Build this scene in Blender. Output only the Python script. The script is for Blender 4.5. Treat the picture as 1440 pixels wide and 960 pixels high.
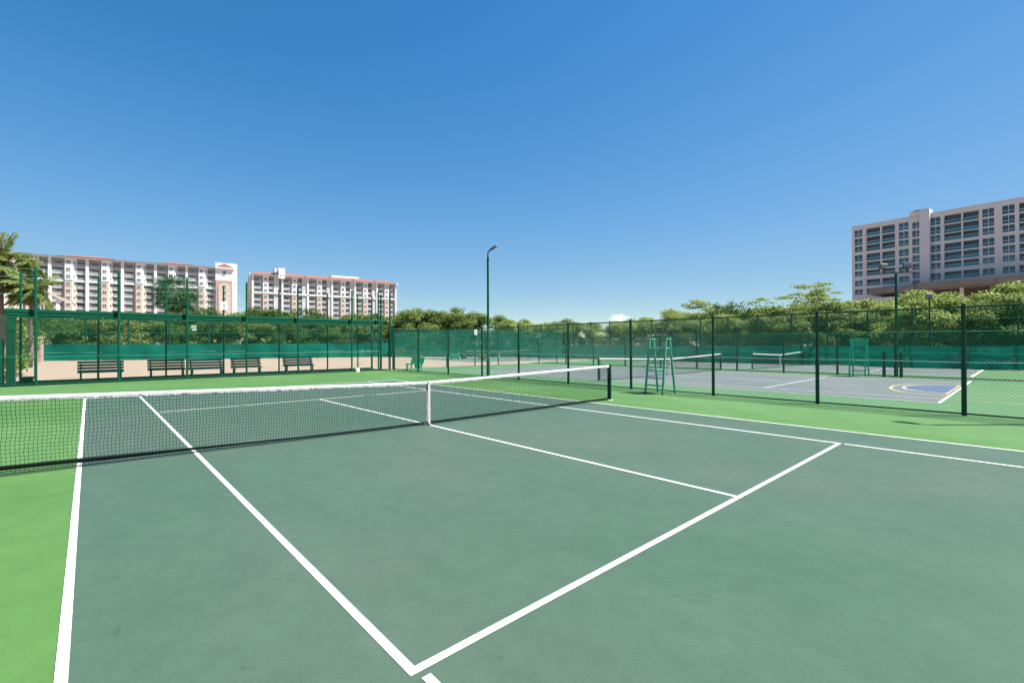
import bpy, math, random
import numpy as np
from mathutils import Vector, Matrix
import time; T0=time.time()

for o in list(bpy.data.objects):
    bpy.data.objects.remove(o)
S = bpy.context.scene
COL = S.collection
rad = math.radians

# ------------------------------------------------------------------ camera
CAM_POS = Vector((-5.377, -8.586, 1.717))
YAW, PITCH, ROLL = 0.7349, 0.00498, -0.00406
fwd = Vector((math.sin(YAW)*math.cos(PITCH), math.cos(YAW)*math.cos(PITCH), math.sin(PITCH)))
r0 = Vector((math.cos(YAW), -math.sin(YAW), 0)); u0 = r0.cross(fwd)
rt = r0*math.cos(ROLL) + u0*math.sin(ROLL); up = -r0*math.sin(ROLL) + u0*math.cos(ROLL)
cam = bpy.data.cameras.new('camera'); camo = bpy.data.objects.new('camera', cam); COL.objects.link(camo)
camo.matrix_world = Matrix(((rt.x, up.x, -fwd.x, CAM_POS.x), (rt.y, up.y, -fwd.y, CAM_POS.y),
                            (rt.z, up.z, -fwd.z, CAM_POS.z), (0, 0, 0, 1)))
cam.sensor_width = 36; cam.lens = 16.439; cam.clip_start = 0.05; cam.clip_end = 9000
S.camera = camo

# ------------------------------------------------------------------ sky, sun, exposure
SUN_EL = rad(60); SUN_AZ = math.atan2(0.74, -0.67)          # clockwise from +Y
W = bpy.data.worlds.new('World'); S.world = W; W.use_nodes = True
nt = W.node_tree; nt.nodes.clear()
sky = nt.nodes.new('ShaderNodeTexSky'); sky.sky_type = 'NISHITA'; sky.sun_disc = False
sky.sun_elevation = SUN_EL; sky.sun_rotation = SUN_AZ
sky.air_density = 1.0; sky.dust_density = 0.0; sky.ozone_density = 6.0; sky.altitude = 0
bg = nt.nodes.new('ShaderNodeBackground'); bg.inputs['Strength'].default_value = 0.06
wo = nt.nodes.new('ShaderNodeOutputWorld')
# film-like grading of the whole sky: the deeper the blue, the more saturated
sep = nt.nodes.new('ShaderNodeSeparateColor'); nt.links.new(sky.outputs[0], sep.inputs[0])
mrs = nt.nodes.new('ShaderNodeMapRange'); nt.links.new(sep.outputs[2], mrs.inputs['Value'])
mrs.inputs['From Min'].default_value = 3.4; mrs.inputs['From Max'].default_value = 6.6
mrs.inputs['To Min'].default_value = 1.24; mrs.inputs['To Max'].default_value = 1.07
hsv = nt.nodes.new('ShaderNodeHueSaturation'); hsv.inputs['Hue'].default_value = 0.492
mrv = nt.nodes.new('ShaderNodeMapRange'); nt.links.new(sep.outputs[2], mrv.inputs['Value'])
mrv.inputs['From Min'].default_value = 3.6; mrv.inputs['From Max'].default_value = 9.0
mrv.inputs['To Min'].default_value = 1.0; mrv.inputs['To Max'].default_value = 0.49
nt.links.new(mrv.outputs[0], hsv.inputs['Value']); nt.links.new(mrs.outputs[0], hsv.inputs['Saturation']); nt.links.new(sky.outputs[0], hsv.inputs['Color'])
nt.links.new(hsv.outputs[0], bg.inputs['Color']); nt.links.new(bg.outputs[0], wo.inputs['Surface'])
sd = Vector((math.sin(SUN_AZ)*math.cos(SUN_EL), math.cos(SUN_AZ)*math.cos(SUN_EL), math.sin(SUN_EL)))
sun = bpy.data.lights.new('sun', 'SUN'); sun.energy = 5.0; sun.angle = rad(0.53); sun.color = (1.0, 0.96, 0.9)
suno = bpy.data.objects.new('sun', sun); COL.objects.link(suno)
suno.rotation_euler = (-sd).to_track_quat('-Z', 'Y').to_euler(); suno.location = (20, -20, 60)
S.view_settings.view_transform = 'Standard'; S.view_settings.look = 'None'
S.view_settings.exposure = 1.507; S.view_settings.gamma = 1.0; S.view_settings.use_curve_mapping = False
S.render.engine = 'CYCLES'

# ------------------------------------------------------------------ materials
def mat(name, col, rough=0.6, var=0.0, scale=4.0, col2=None, spec=0.4, bump=0.0, bscale=60.0, metal=0.0,
        alpha=1.0, island=0.0, objrand=0.0, trans=0.0, detail=6.0, stretch=None):
    m = bpy.data.materials.new(name); m.use_nodes = True
    n = m.node_tree; b = n.nodes['Principled BSDF']
    b.inputs['Roughness'].default_value = rough
    b.inputs['Specular IOR Level'].default_value = spec
    b.inputs['Metallic'].default_value = metal
    c2 = col2 if col2 else tuple(max(0, c*(1-var)) for c in col)
    if var > 0 or col2:
        tc = n.nodes.new('ShaderNodeTexCoord'); tex = n.nodes.new('ShaderNodeTexNoise')
        tex.inputs['Scale'].default_value = scale; tex.inputs['Detail'].default_value = detail
        tex.inputs['Roughness'].default_value = 0.62
        src = tc.outputs['Object']
        if stretch:
            mp = n.nodes.new('ShaderNodeMapping'); mp.inputs['Scale'].default_value = stretch
            n.links.new(src, mp.inputs['Vector']); src = mp.outputs['Vector']
        n.links.new(src, tex.inputs['Vector'])
        cr = n.nodes.new('ShaderNodeValToRGB')
        cr.color_ramp.elements[0].position = 0.3; cr.color_ramp.elements[1].position = 0.7
        cr.color_ramp.elements[0].color = (*c2, 1); cr.color_ramp.elements[1].color = (*col, 1)
        n.links.new(tex.outputs['Fac'], cr.inputs['Fac']); out = cr.outputs['Color']
    else:
        rgb = n.nodes.new('ShaderNodeRGB'); rgb.outputs[0].default_value = (*col, 1); out = rgb.outputs[0]
    if island > 0 or objrand > 0:
        hs = n.nodes.new('ShaderNodeHueSaturation')
        if island > 0:
            ge = n.nodes.new('ShaderNodeNewGeometry'); rnd = ge.outputs['Random Per Island']
        else:
            oi = n.nodes.new('ShaderNodeObjectInfo'); rnd = oi.outputs['Random']
        mr = n.nodes.new('ShaderNodeMapRange'); k = max(island, objrand)
        mr.inputs['To Min'].default_value = 1-k; mr.inputs['To Max'].default_value = 1+k
        n.links.new(rnd, mr.inputs['Value']); n.links.new(mr.outputs[0], hs.inputs['Value'])
        n.links.new(out, hs.inputs['Color']); out = hs.outputs['Color']
    n.links.new(out, b.inputs['Base Color'])
    if bump > 0:
        tc = n.nodes.new('ShaderNodeTexCoord'); t2 = n.nodes.new('ShaderNodeTexNoise')
        t2.inputs['Scale'].default_value = bscale; t2.inputs['Detail'].default_value = 4
        bp = n.nodes.new('ShaderNodeBump'); bp.inputs['Strength'].default_value = bump; bp.inputs['Distance'].default_value = 0.01
        n.links.new(tc.outputs['Object'], t2.inputs['Vector']); n.links.new(t2.outputs['Fac'], bp.inputs['Height'])
        n.links.new(bp.outputs[0], b.inputs['Normal'])
    if trans > 0:
        tr = n.nodes.new('ShaderNodeBsdfTranslucent'); mx = n.nodes.new('ShaderNodeMixShader')
        mx.inputs[0].default_value = trans; n.links.new(out, tr.inputs['Color'])
        n.links.new(b.outputs[0], mx.inputs[1]); n.links.new(tr.outputs[0], mx.inputs[2])
        n.links.new(mx.outputs[0], n.nodes['Material Output'].inputs['Surface'])
    if alpha < 1:
        b.inputs['Alpha'].default_value = alpha
    return m

def court_mat(name, ca, cb, cdirt, rough=0.55):
    """acrylic sports paint: broad fading, streaks from brooming, fine grit and scuffs"""
    m = bpy.data.materials.new(name); m.use_nodes = True; n = m.node_tree; N = n.nodes; L = n.links
    b = N['Principled BSDF']; b.inputs['Roughness'].default_value = rough; b.inputs['Specular IOR Level'].default_value = 0.12
    b.inputs['Sheen Weight'].default_value = 0.06; b.inputs['Sheen Roughness'].default_value = 0.3; b.inputs['Sheen Tint'].default_value = (1, .97, .8, 1)   # dusty film
    tc = N.new('ShaderNodeTexCoord')
    def noise(sc, det, stretch=None, rgh=0.6):
        t = N.new('ShaderNodeTexNoise'); t.inputs['Scale'].default_value = sc; t.inputs['Detail'].default_value = det
        t.inputs['Roughness'].default_value = rgh; v = tc.outputs['Object']
        if stretch:
            mp = N.new('ShaderNodeMapping'); mp.inputs['Scale'].default_value = stretch; L.new(v, mp.inputs['Vector']); v = mp.outputs['Vector']
        L.new(v, t.inputs['Vector']); return t.outputs['Fac']
    def ramp(f, p0, p1, c0, c1):
        r = N.new('ShaderNodeValToRGB'); r.color_ramp.elements[0].position = p0; r.color_ramp.elements[1].position = p1
        r.color_ramp.elements[0].color = (*c0, 1); r.color_ramp.elements[1].color = (*c1, 1); L.new(f, r.inputs['Fac']); return r.outputs['Color']
    def mix(fac, a, c):
        x = N.new('ShaderNodeMix'); x.data_type = 'RGBA'; 
        if isinstance(fac, float): x.inputs['Factor'].default_value = fac
        else: L.new(fac, x.inputs['Factor'])
        L.new(a, x.inputs['A']); L.new(c, x.inputs['B']); return x.outputs['Result']
    base = ramp(noise(0.16, 5), 0.36, 0.64, ca, cb)
    patch = ramp(noise(1.3, 7, (1, 0.6, 1)), 0.35, 0.75, (0.92, 0.93, 0.93), (1.05, 1.05, 1.05))
    x = N.new('ShaderNodeMix'); x.data_type = 'RGBA'; x.blend_type = 'MULTIPLY'; x.inputs['Factor'].default_value = 1.0
    L.new(base, x.inputs['A']); L.new(patch, x.inputs['B']); c = x.outputs['Result']
    midn = ramp(noise(5.5, 9, (1, .8, 1), .7), 0.3, 0.72, (0.88, 0.89, 0.89), (1.07, 1.06, 1.06))
    x3 = N.new('ShaderNodeMix'); x3.data_type = 'RGBA'; x3.blend_type = 'MULTIPLY'; x3.inputs['Factor'].default_value = 1.0
    L.new(c, x3.inputs['A']); L.new(midn, x3.inputs['B']); c = x3.outputs['Result']
    grit = ramp(noise(170, 3), 0.3, 0.7, (0.80, 0.80, 0.80), (1.14, 1.14, 1.14))
    x2 = N.new('ShaderNodeMix'); x2.data_type = 'RGBA'; x2.blend_type = 'MULTIPLY'; x2.inputs['Factor'].default_value = 1.0
    L.new(c, x2.inputs['A']); L.new(grit, x2.inputs['B']); c = x2.outputs['Result']
    st = N.new('ShaderNodeMapRange'); st.inputs['From Min'].default_value = 0.60; st.inputs['From Max'].default_value = 0.8
    st.inputs['To Max'].default_value = 0.5
    L.new(noise(2.1, 9, (1, 0.45, 1), 0.72), st.inputs['Value'])
    rg = N.new('ShaderNodeRGB'); rg.outputs[0].default_value = (*cdirt, 1)
    c = mix(st.outputs[0], c, rg.outputs[0])
    # dark scuffs and ball marks
    vo = N.new('ShaderNodeTexNoise'); vo.inputs['Scale'].default_value = 6.5; vo.inputs['Detail'].default_value = 6; vo.inputs['Distortion'].default_value = 1.2
    mp2 = N.new('ShaderNodeMapping'); mp2.inputs['Scale'].default_value = (1, .55, 1); mp2.inputs['Rotation'].default_value = (0, 0, .6)
    L.new(tc.outputs['Object'], mp2.inputs['Vector']); L.new(mp2.outputs[0], vo.inputs['Vector'])
    sc = N.new('ShaderNodeMapRange'); sc.inputs['From Min'].default_value = 0.66; sc.inputs['From Max'].default_value = 0.78; sc.inputs['To Max'].default_value = 0.35
    L.new(vo.outputs['Fac'], sc.inputs['Value'])
    dk = N.new('ShaderNodeRGB'); dk.outputs[0].default_value = (*[q*.45 for q in ca], 1)
    c = mix(sc.outputs[0], c, dk.outputs[0])
    L.new(c, b.inputs['Base Color'])
    bp = N.new('ShaderNodeBump'); bp.inputs['Strength'].default_value = 0.25; bp.inputs['Distance'].default_value = 0.004
    L.new(noise(240, 2), bp.inputs['Height']); L.new(bp.outputs[0], b.inputs['Normal'])
    return m

M = {}
M['sand'] = mat('sand', (0.30, 0.24, 0.185), 0.95, scale=0.6, col2=(0.22, 0.165, 0.12), spec=0.1, bump=0.4, bscale=9, detail=10)
M['apron'] = court_mat('light_green_paint', (0.050, 0.125, 0.028), (0.074, 0.155, 0.048), (0.095, 0.155, 0.07))
M['court'] = court_mat('grey_green_paint', (0.042, 0.084, 0.056), (0.057, 0.088, 0.066), (0.076, 0.098, 0.079))
M['court_grey'] = court_mat('pale_grey_paint', (0.110, 0.124, 0.124), (0.132, 0.142, 0.143), (0.145, 0.155, 0.145))  # paler, greyer version of the court paint
M['apron_pale'] = court_mat('faded_green_paint', (0.070, 0.155, 0.062), (0.085, 0.168, 0.072), (0.11, 0.17, 0.09))
M['line'] = mat('white_line_paint', (0.62, 0.62, 0.60), 0.6, scale=7, col2=(0.40, 0.42, 0.40), spec=0.3, detail=9)
M['yellow_line'] = mat('yellow_line_paint', (0.42, 0.35, 0.14), 0.6, var=0.2, scale=8)
M['blue_paint'] = mat('blue_court_paint', (0.045, 0.075, 0.145), 0.6, var=0.2, scale=3)
M['platform'] = mat('dark_green_slab_with_shade', (0.006, 0.02, 0.013), 0.85, var=0.4, scale=2, spec=0.05)  # dark green slab, colour deepened to include the canopy's shade
M['concrete'] = mat('concrete', (0.40, 0.38, 0.35), 0.9, var=0.3, scale=3, bump=0.3)
M['green'] = mat('green_post_paint', (0.002, 0.080, 0.042), 0.5, scale=3.5, col2=(0.002, 0.062, 0.032), spec=0.15, detail=8)
M['dkgreen'] = mat('dark_green_post_paint', (0.004, 0.058, 0.031), 0.4, var=0.3, scale=5, spec=0.25)
M['ltgreen'] = mat('pale_green_metal_paint', (0.085, 0.33, 0.235), 0.45, scale=9, col2=(0.07, 0.27, 0.19), spec=0.4)
M['brgreen'] = mat('bright_green_metal_paint', (0.010, 0.40, 0.20), 0.45, var=0.2, scale=6, spec=0.4)
M['wire'] = mat('green_coated_wire', (0.03, 0.24, 0.14), 0.3, var=0.2, scale=20, spec=0.6)
M['wire_pale'] = mat('galvanised_wire', (0.25, 0.42, 0.34), 0.35, var=0.2, scale=20, spec=0.6)
M['cloth_teal'] = mat('teal_windscreen_cloth', (0.001, 0.215, 0.150), 0.8, scale=0.9, col2=(0.001, 0.16, 0.108), spec=0.15, alpha=0.97, stretch=(1, 1, 3), detail=8, trans=0.2)
M['cloth_dark'] = mat('dark_green_shade_net', (0.002, 0.085, 0.058), 0.85, scale=1.1, col2=(0.002, 0.055, 0.04), spec=0.1, alpha=0.62, stretch=(1, 1, 2), detail=8)
M['veg_shade_sheet'] = mat('sheer_vegetation_shade', (0.002, 0.06, 0.042), 0.85, scale=1.1, col2=(0.002, 0.045, 0.03), spec=0.1, alpha=0.4)  # see-through sheet imitating the dark shaded vegetation behind the fence
M['cord'] = mat('black_net_cord', (0.006, 0.010, 0.009), 0.9, spec=0.05)
M['band'] = mat('white_net_tape', (0.47, 0.47, 0.47), 0.75, scale=14, col2=(0.36, 0.36, 0.37), spec=0.2, bump=0.8, bscale=30, stretch=(1, 1, 0.4))
M['strap'] = mat('white_webbing', (0.52, 0.47, 0.46), 0.8, var=0.2, scale=20)
M['stitch'] = mat('grey_lacing', (0.22, 0.23, 0.25), 0.8)
M['slat_slate'] = mat('slate_slat_paint', (0.055, 0.075, 0.10), 0.5, var=0.35, scale=7)
M['slat_black'] = mat('blackish_slat_paint', (0.02, 0.03, 0.03), 0.5, var=0.35, scale=7)
M['slat_navy'] = mat('navy_slat_paint', (0.02, 0.045, 0.095), 0.5, var=0.35, scale=7)
M['slat_brown'] = mat('grey_brown_slat_wood', (0.085, 0.065, 0.06), 0.7, var=0.4, scale=9)
M['slat_grey'] = mat('grey_slat_wood', (0.11, 0.10, 0.12), 0.7, var=0.4, scale=9)
M['lamp_metal'] = mat('bronze_lamp_housing', (0.09, 0.06, 0.055), 0.45, var=0.3, scale=9, spec=0.5)
M['lens'] = mat('flood_lamp_glass', (0.16, 0.21, 0.21), 0.15, spec=0.6)
M['white'] = mat('white_paint', (0.78, 0.78, 0.76), 0.6, var=0.08, scale=3)
M['ink'] = mat('black_print', (0.02, 0.02, 0.025), 0.7)
M['bark'] = mat('grey_brown_bark', (0.13, 0.10, 0.075), 0.9, var=0.45, scale=6, bump=0.6, bscale=14)
M['palm_bark'] = mat('palm_trunk_bark', (0.20, 0.155, 0.13), 0.9, var=0.4, scale=5, bump=0.6, bscale=10, stretch=(1, 1, 5))
def leafm(n, a, b_, isl=0.35): return mat(n, a, 0.55, scale=0.8, col2=b_, spec=0.08, island=isl, trans=0.35)
M['leaf_dark'] = leafm('deep_green_leaves', (0.076, 0.140, 0.033), (0.042, 0.092, 0.02))
M['leaf_olive'] = leafm('olive_leaves', (0.185, 0.240, 0.068), (0.11, 0.16, 0.038))
M['leaf_yellow'] = leafm('yellow_green_leaves', (0.29, 0.345, 0.10), (0.19, 0.25, 0.06))
M['leaf_palm'] = leafm('palm_leaves', (0.17, 0.20, 0.055), (0.085, 0.115, 0.03))
M['leaf_palm_dark'] = leafm('dark_palm_leaves', (0.06, 0.13, 0.055), (0.035, 0.085, 0.035))
M['leaf_flower'] = leafm('hibiscus_leaves', (0.20, 0.24, 0.035), (0.08, 0.14, 0.02))
M['leaf_dry'] = leafm('dry_shrub_leaves', (0.26, 0.20, 0.10), (0.14, 0.14, 0.05))
# buildings
M['b_white'] = mat('white_stucco', (0.66, 0.65, 0.65), 0.85, var=0.05, scale=0.15)
M['b_tan'] = mat('peach_stucco', (0.50, 0.415, 0.34), 0.85, var=0.1, scale=0.12)
M['b_pink'] = mat('pink_stucco', (0.42, 0.27, 0.225), 0.85, var=0.1, scale=0.12)
M['b_sidetan'] = mat('tan_stucco', (0.42, 0.32, 0.22), 0.85, var=0.12, scale=0.1)
M['b_lilac'] = mat('lilac_grey_stucco', (0.50, 0.48, 0.49), 0.85, var=0.08, scale=0.12)
M['tile'] = mat('red_clay_tiles', (0.22, 0.085, 0.065), 0.85, scale=0.8, col2=(0.17, 0.065, 0.05), bump=0.5, bscale=4)
M['glass'] = mat('dark_window_glass', (0.075, 0.10, 0.11), 0.08, spec=0.8, objrand=0.6)
M['glass_teal'] = mat('teal_window_glass', (0.016, 0.075, 0.105), 0.08, spec=0.8, objrand=0.5)
M['glass_rail'] = mat('blue_green_balustrade_glass', (0.015, 0.12, 0.165), 0.1, spec=0.8, objrand=0.35)
M['rail_white'] = mat('white_railing', (0.60, 0.62, 0.63), 0.6, objrand=0.1)
M['b3_wall'] = mat('pale_concrete_wall', (0.55, 0.52, 0.515), 0.85, var=0.08, scale=0.12)
M['b3_shaft'] = mat('lilac_concrete_wall', (0.52, 0.50, 0.53), 0.85, var=0.08, scale=0.12)
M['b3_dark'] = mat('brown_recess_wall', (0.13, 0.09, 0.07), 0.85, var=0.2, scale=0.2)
M['slab'] = mat('weathered_concrete_slab', (0.22, 0.19, 0.165), 0.9, var=0.3, scale=0.2)
M['frame_white'] = mat('white_window_frame', (0.62, 0.63, 0.64), 0.6)
M['cloudm'] = mat('cloud_white', (0.8, 0.8, 0.8), 1.0, spec=0.0)

# ------------------------------------------------------------------ mesh helpers
class MB:
    def __init__(s): s.v = []; s.f = []
    def add(s, vs, fs):
        k = len(s.v); s.v += [tuple(map(float, q)) for q in vs]; s.f += [tuple(i+k for i in q) for q in fs]; return s
    def box(s, x0, x1, y0, y1, z0, z1):
        return s.add([(x0,y0,z0),(x1,y0,z0),(x1,y1,z0),(x0,y1,z0),(x0,y0,z1),(x1,y0,z1),(x1,y1,z1),(x0,y1,z1)],
                     [(0,3,2,1),(4,5,6,7),(0,1,5,4),(1,2,6,5),(2,3,7,6),(3,0,4,7)])
    def bbox(s, x0, x1, y0, y1, z0, z1, c=0.01):
        """box with chamfered vertical edges and chamfered top"""
        p = [(x0+c,y0),(x1-c,y0),(x1,y0+c),(x1,y1-c),(x1-c,y1),(x0+c,y1),(x0,y1-c),(x0,y0+c)]
        cx, cy = (x0+x1)/2, (y0+y1)/2
        q = [(cx+(a-cx)*max(0,1-2*c/(x1-x0)), cy+(b-cy)*max(0,1-2*c/(y1-y0))) for a, b in p]
        vs = [(a,b,z0) for a,b in p] + [(a,b,z1-c) for a,b in p] + [(a,b,z1) for a,b in q]
        fs = [tuple(range(7,-1,-1)), tuple(range(16,24))]
        for L in (0, 8):
            fs += [(L+i, L+(i+1)%8, L+8+(i+1)%8, L+8+i) for i in range(8)]
        return s.add(vs, fs)
    def bar(s, p, q, w, h=None, upv=(0,0,1)):
        p = Vector(p); q = Vector(q); d = (q-p).normalized(); u = Vector(upv)
        if abs(d.dot(u)) > .98: u = Vector((0,1,0))
        a = d.cross(u).normalized(); b = a.cross(d); h = h or w
        o = [a*w/2+b*h/2, -a*w/2+b*h/2, -a*w/2-b*h/2, a*w/2-b*h/2]
        return s.add([p+k for k in o]+[q+k for k in o], [(3,2,1,0),(4,5,6,7),(0,1,5,4),(1,2,6,5),(2,3,7,6),(3,0,4,7)])
    def tube(s, pts, rs, n=8, cap=True):
        pts = [Vector(p) for p in pts]
        if not hasattr(rs, '__len__'): rs = [rs]*len(pts)
        base = len(s.v); ref = None
        for i, p in enumerate(pts):
            d = (pts[min(i+1,len(pts)-1)] - pts[max(i-1,0)]).normalized()
            u = Vector((0,0,1)) if abs(d.z) < .9 else Vector((1,0,0))
            a = d.cross(u).normalized(); b = a.cross(d)
            if ref is not None and a.dot(ref) < 0: a = -a; b = -b
            ref = a
            for k in range(n):
                t = 2*math.pi*k/n; s.v.append(tuple(p + (a*math.cos(t)+b*math.sin(t))*rs[i]))
        for i in range(len(pts)-1):
            for k in range(n):
                s.f.append((base+i*n+k, base+i*n+(k+1)%n, base+(i+1)*n+(k+1)%n, base+(i+1)*n+k))
        if cap:
            s.f.append(tuple(base+k for k in range(n-1,-1,-1))); e = base+(len(pts)-1)*n
            s.f.append(tuple(e+k for k in range(n)))
        return s
    def poly(s, pts, z):
        return s.add([(a,b,z) for a,b in pts], [tuple(range(len(pts)))])
    def mesh(s, name, m, smooth=False):
        me = bpy.data.meshes.new(name); me.from_pydata(s.v, [], s.f); me.update()
        if m is not None: me.materials.append(m)
        if smooth: me.polygons.foreach_set('use_smooth', [True]*len(me.polygons))
        return me
    def build(s, name, m, parent=None, loc=None, smooth=False):
        return obj(name, s.mesh(name, m, smooth), parent, loc)

def obj(name, me, parent=None, loc=None, rot=None, scale=None):
    o = bpy.data.objects.new(name, me); COL.objects.link(o)
    if parent: o.parent = parent
    if loc is not None: o.location = loc
    if rot is not None: o.rotation_euler = (0, 0, rot) if not hasattr(rot, '__len__') else rot
    if scale is not None: o.scale = (scale,)*3 if not hasattr(scale, '__len__') else scale
    return o
def tag(o, label, cat, group=None):
    o['label'] = label; o['category'] = cat
    if group: o['group'] = group
    return o
def thing(name, label, cat, loc=(0,0,0), rot=0, group=None, scale=None):
    return tag(obj(name, None, None, loc, rot, scale), label, cat, group)
def struct(o): o['kind'] = 'structure'; return o
def stuff(o): o['kind'] = 'stuff'; return o
def dup(root, loc, rot, label, group=None, scale=None):
    r = root.copy(); COL.objects.link(r); r.location = loc; r.rotation_euler = (0, 0, rot); r['label'] = label
    if group: r['group'] = group
    elif 'group' in r: del r['group']
    if scale: r.scale = (scale,)*3 if not hasattr(scale, '__len__') else scale
    for ch in list(root.children):
        c = ch.copy(); COL.objects.link(c); c.parent = r
        for g in list(ch.children):
            d = g.copy(); COL.objects.link(d); d.parent = c
    return r
def np_mesh(name, V, F, m, smooth=False):
    """V (n,3) float, F (m,k) int"""
    me = bpy.data.meshes.new(name); V = np.asarray(V, np.float32); F = np.asarray(F, np.int32)
    me.vertices.add(len(V)); me.vertices.foreach_set('co', V.ravel())
    k = F.shape[1]; me.loops.add(F.size); me.loops.foreach_set('vertex_index', F.ravel())
    me.polygons.add(len(F)); me.polygons.foreach_set('loop_start', np.arange(0, F.size, k, dtype=np.int32))
    me.polygons.foreach_set('loop_total', np.full(len(F), k, np.int32))
    me.update(calc_edges=True); me.validate()
    me.materials.append(m)
    return me
def wires_mesh(name, P, Q, r, m):
    """many straight three-sided wires P[i]->Q[i]"""
    P = np.asarray(P, float); Q = np.asarray(Q, float); d = Q-P; d /= np.linalg.norm(d, axis=1)[:,None]
    u = np.where(np.abs(d[:,2:3]) < .9, np.array([[0,0,1.]]), np.array([[1.,0,0]])); a = np.cross(d, u); a /= np.linalg.norm(a, axis=1)[:,None]
    b = np.cross(a, d); V = []
    for e in (P, Q):
        for k in range(3):
            t = 2*math.pi*k/3 + .5; V.append(e + r*(a*math.cos(t)+b*math.sin(t)))
    V = np.stack(V, 1).reshape(-1, 3); n = len(P); F = []
    for k in range(3):
        F.append(np.stack([np.arange(n)*6+k, np.arange(n)*6+(k+1)%3, np.arange(n)*6+3+(k+1)%3, np.arange(n)*6+3+k], 1))
    return np_mesh(name, V, np.concatenate(F), m)

# ------------------------------------------------------------------ ground and courts
def rect(x0, x1, y0, y1): return [(x0,y0),(x1,y0),(x1,y1),(x0,y1)]
gm = MB(); gm.poly(rect(-2500, 2500, -2500, 2500), -0.030)
struct(gm.build('ground', M['sand']))
def sheet(name, pts, z, m, parent=None):
    o = MB().poly(pts, z).build(name, m, parent)
    return o if parent else struct(o)
sheet('court_apron', rect(-16, 9.86, -18, 20.28), -0.008, M['apron'])
sheet('court_apron', rect(9.86, 24.35, -18, 20.6), -0.008, M['apron_pale'])
sheet('court_apron', rect(24.35, 36.0, -18, 22.0), -0.008, M['apron_pale'])
sheet('court_apron', [(22.0, 27.0), (35.0, 24.0), (33.2, 38.0), (24.5, 44.0)], -0.010, M['court_grey'])
sheet('shaded_bench_platform', rect(-9.5, 9.7, 20.285, 23.6), -0.012, M['platform'])  # slab that also stands in for the canopy shadow on the ground
c1 = sheet('tennis_court', rect(-5.51, 5.51, -11.93, 11.93), -0.004, M['court'])
c2 = sheet('tennis_court', rect(12.42, 23.2, -6.86, 16.2), -0.004, M['court_grey'])
c3 = sheet('tennis_court', rect(26.9, 35.3, -6.7, 14.0), -0.004, M['court_grey'])
def line(par, x0, x1, y0, y1, m='line', z=0.0): MB().poly(rect(x0, x1, y0, y1), z).build('painted_line', M[m], par)
lw = 0.027
for x in (-5.485, 5.485): line(c1, x-lw, x+lw, -11.93, 11.93)
for x in (-4.115, 4.115):
    line(c1, x-lw, x+lw, -6.427, 11.83)
    sx = 0.035 if x < 0 else 0.0
    line(c1, x-lw+sx, x+lw+sx, -11.83, -6.475)
for y in (-11.88, 11.88): line(c1, -5.457, 5.457, y-0.045, y+0.045)
for y in (-6.40, 6.40):
    line(c1, -4.087, -lw-.001, y-lw, y+lw); line(c1, lw+.001, 4.087, y-lw, y+lw)
line(c1, -lw, lw, -6.427, 6.427)
for x in (12.45, 23.17): line(c2, x-lw, x+lw, -6.8, 16.2)
for x in (13.75, 21.8): line(c2, x-lw, x+lw, -6.8, 16.1)
line(c2, 12.42, 23.2, -6.90, -6.82); line(c2, 13.78, 17.77, -1.80, -1.74); line(c2, 17.83, 21.77, -1.80, -1.74)
line(c2, 13.78, 21.77, 10.85, 10.91); line(c2, 17.77, 17.83, -1.80, 10.85)
for x in (26.93, 35.27): line(c3, x-lw, x+lw, -6.6, 14.0)
for x in (28.0, 34.2): line(c3, x-lw, x+lw, -6.6, 13.9)
line(c3, 26.9, 35.3, -6.72, -6.60); line(c3, 28.03, 34.17, -2.3, -2.24); line(c3, 28.03, 34.17, 9.0, 9.06)
for x in (13.65, 16.4, 19.0): line(c2, x-.025, x+.025, -14, -6.97, 'yellow_line')
def arc_band(cx, cy, a, b, w, m, par, z=0.003):
    n = 40; mb = MB(); o = [(cx+a*math.cos(math.pi*k/n), cy+b*math.sin(math.pi*k/n)) for k in range(n+1)]
    i = [(cx+(a-w)*math.cos(math.pi*k/n), cy+(b-w)*math.sin(math.pi*k/n)) for k in range(n+1)]
    mb.add([(p[0],p[1],z) for p in o+i], [(k, k+1, n+2+k, n+1+k) for k in range(n)]); mb.build('painted_line', M[m], par)
arc_band(17.9, -6.75, 3.2, 1.8, 0.09, 'yellow_line', c2)
arc_band(17.95, -6.75, 2.0, 1.45, 0.06, 'line', c2)
MB().poly([(18.0+1.65*math.cos(math.pi*k/30), -6.72+1.3*math.sin(math.pi*k/30)) for k in range(31)], 0.002).build('painted_key', M['blue_paint'], c2)
line(c2, 15.5, 20.3, -6.76, -6.70, 'yellow_line', 0.005)

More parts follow.
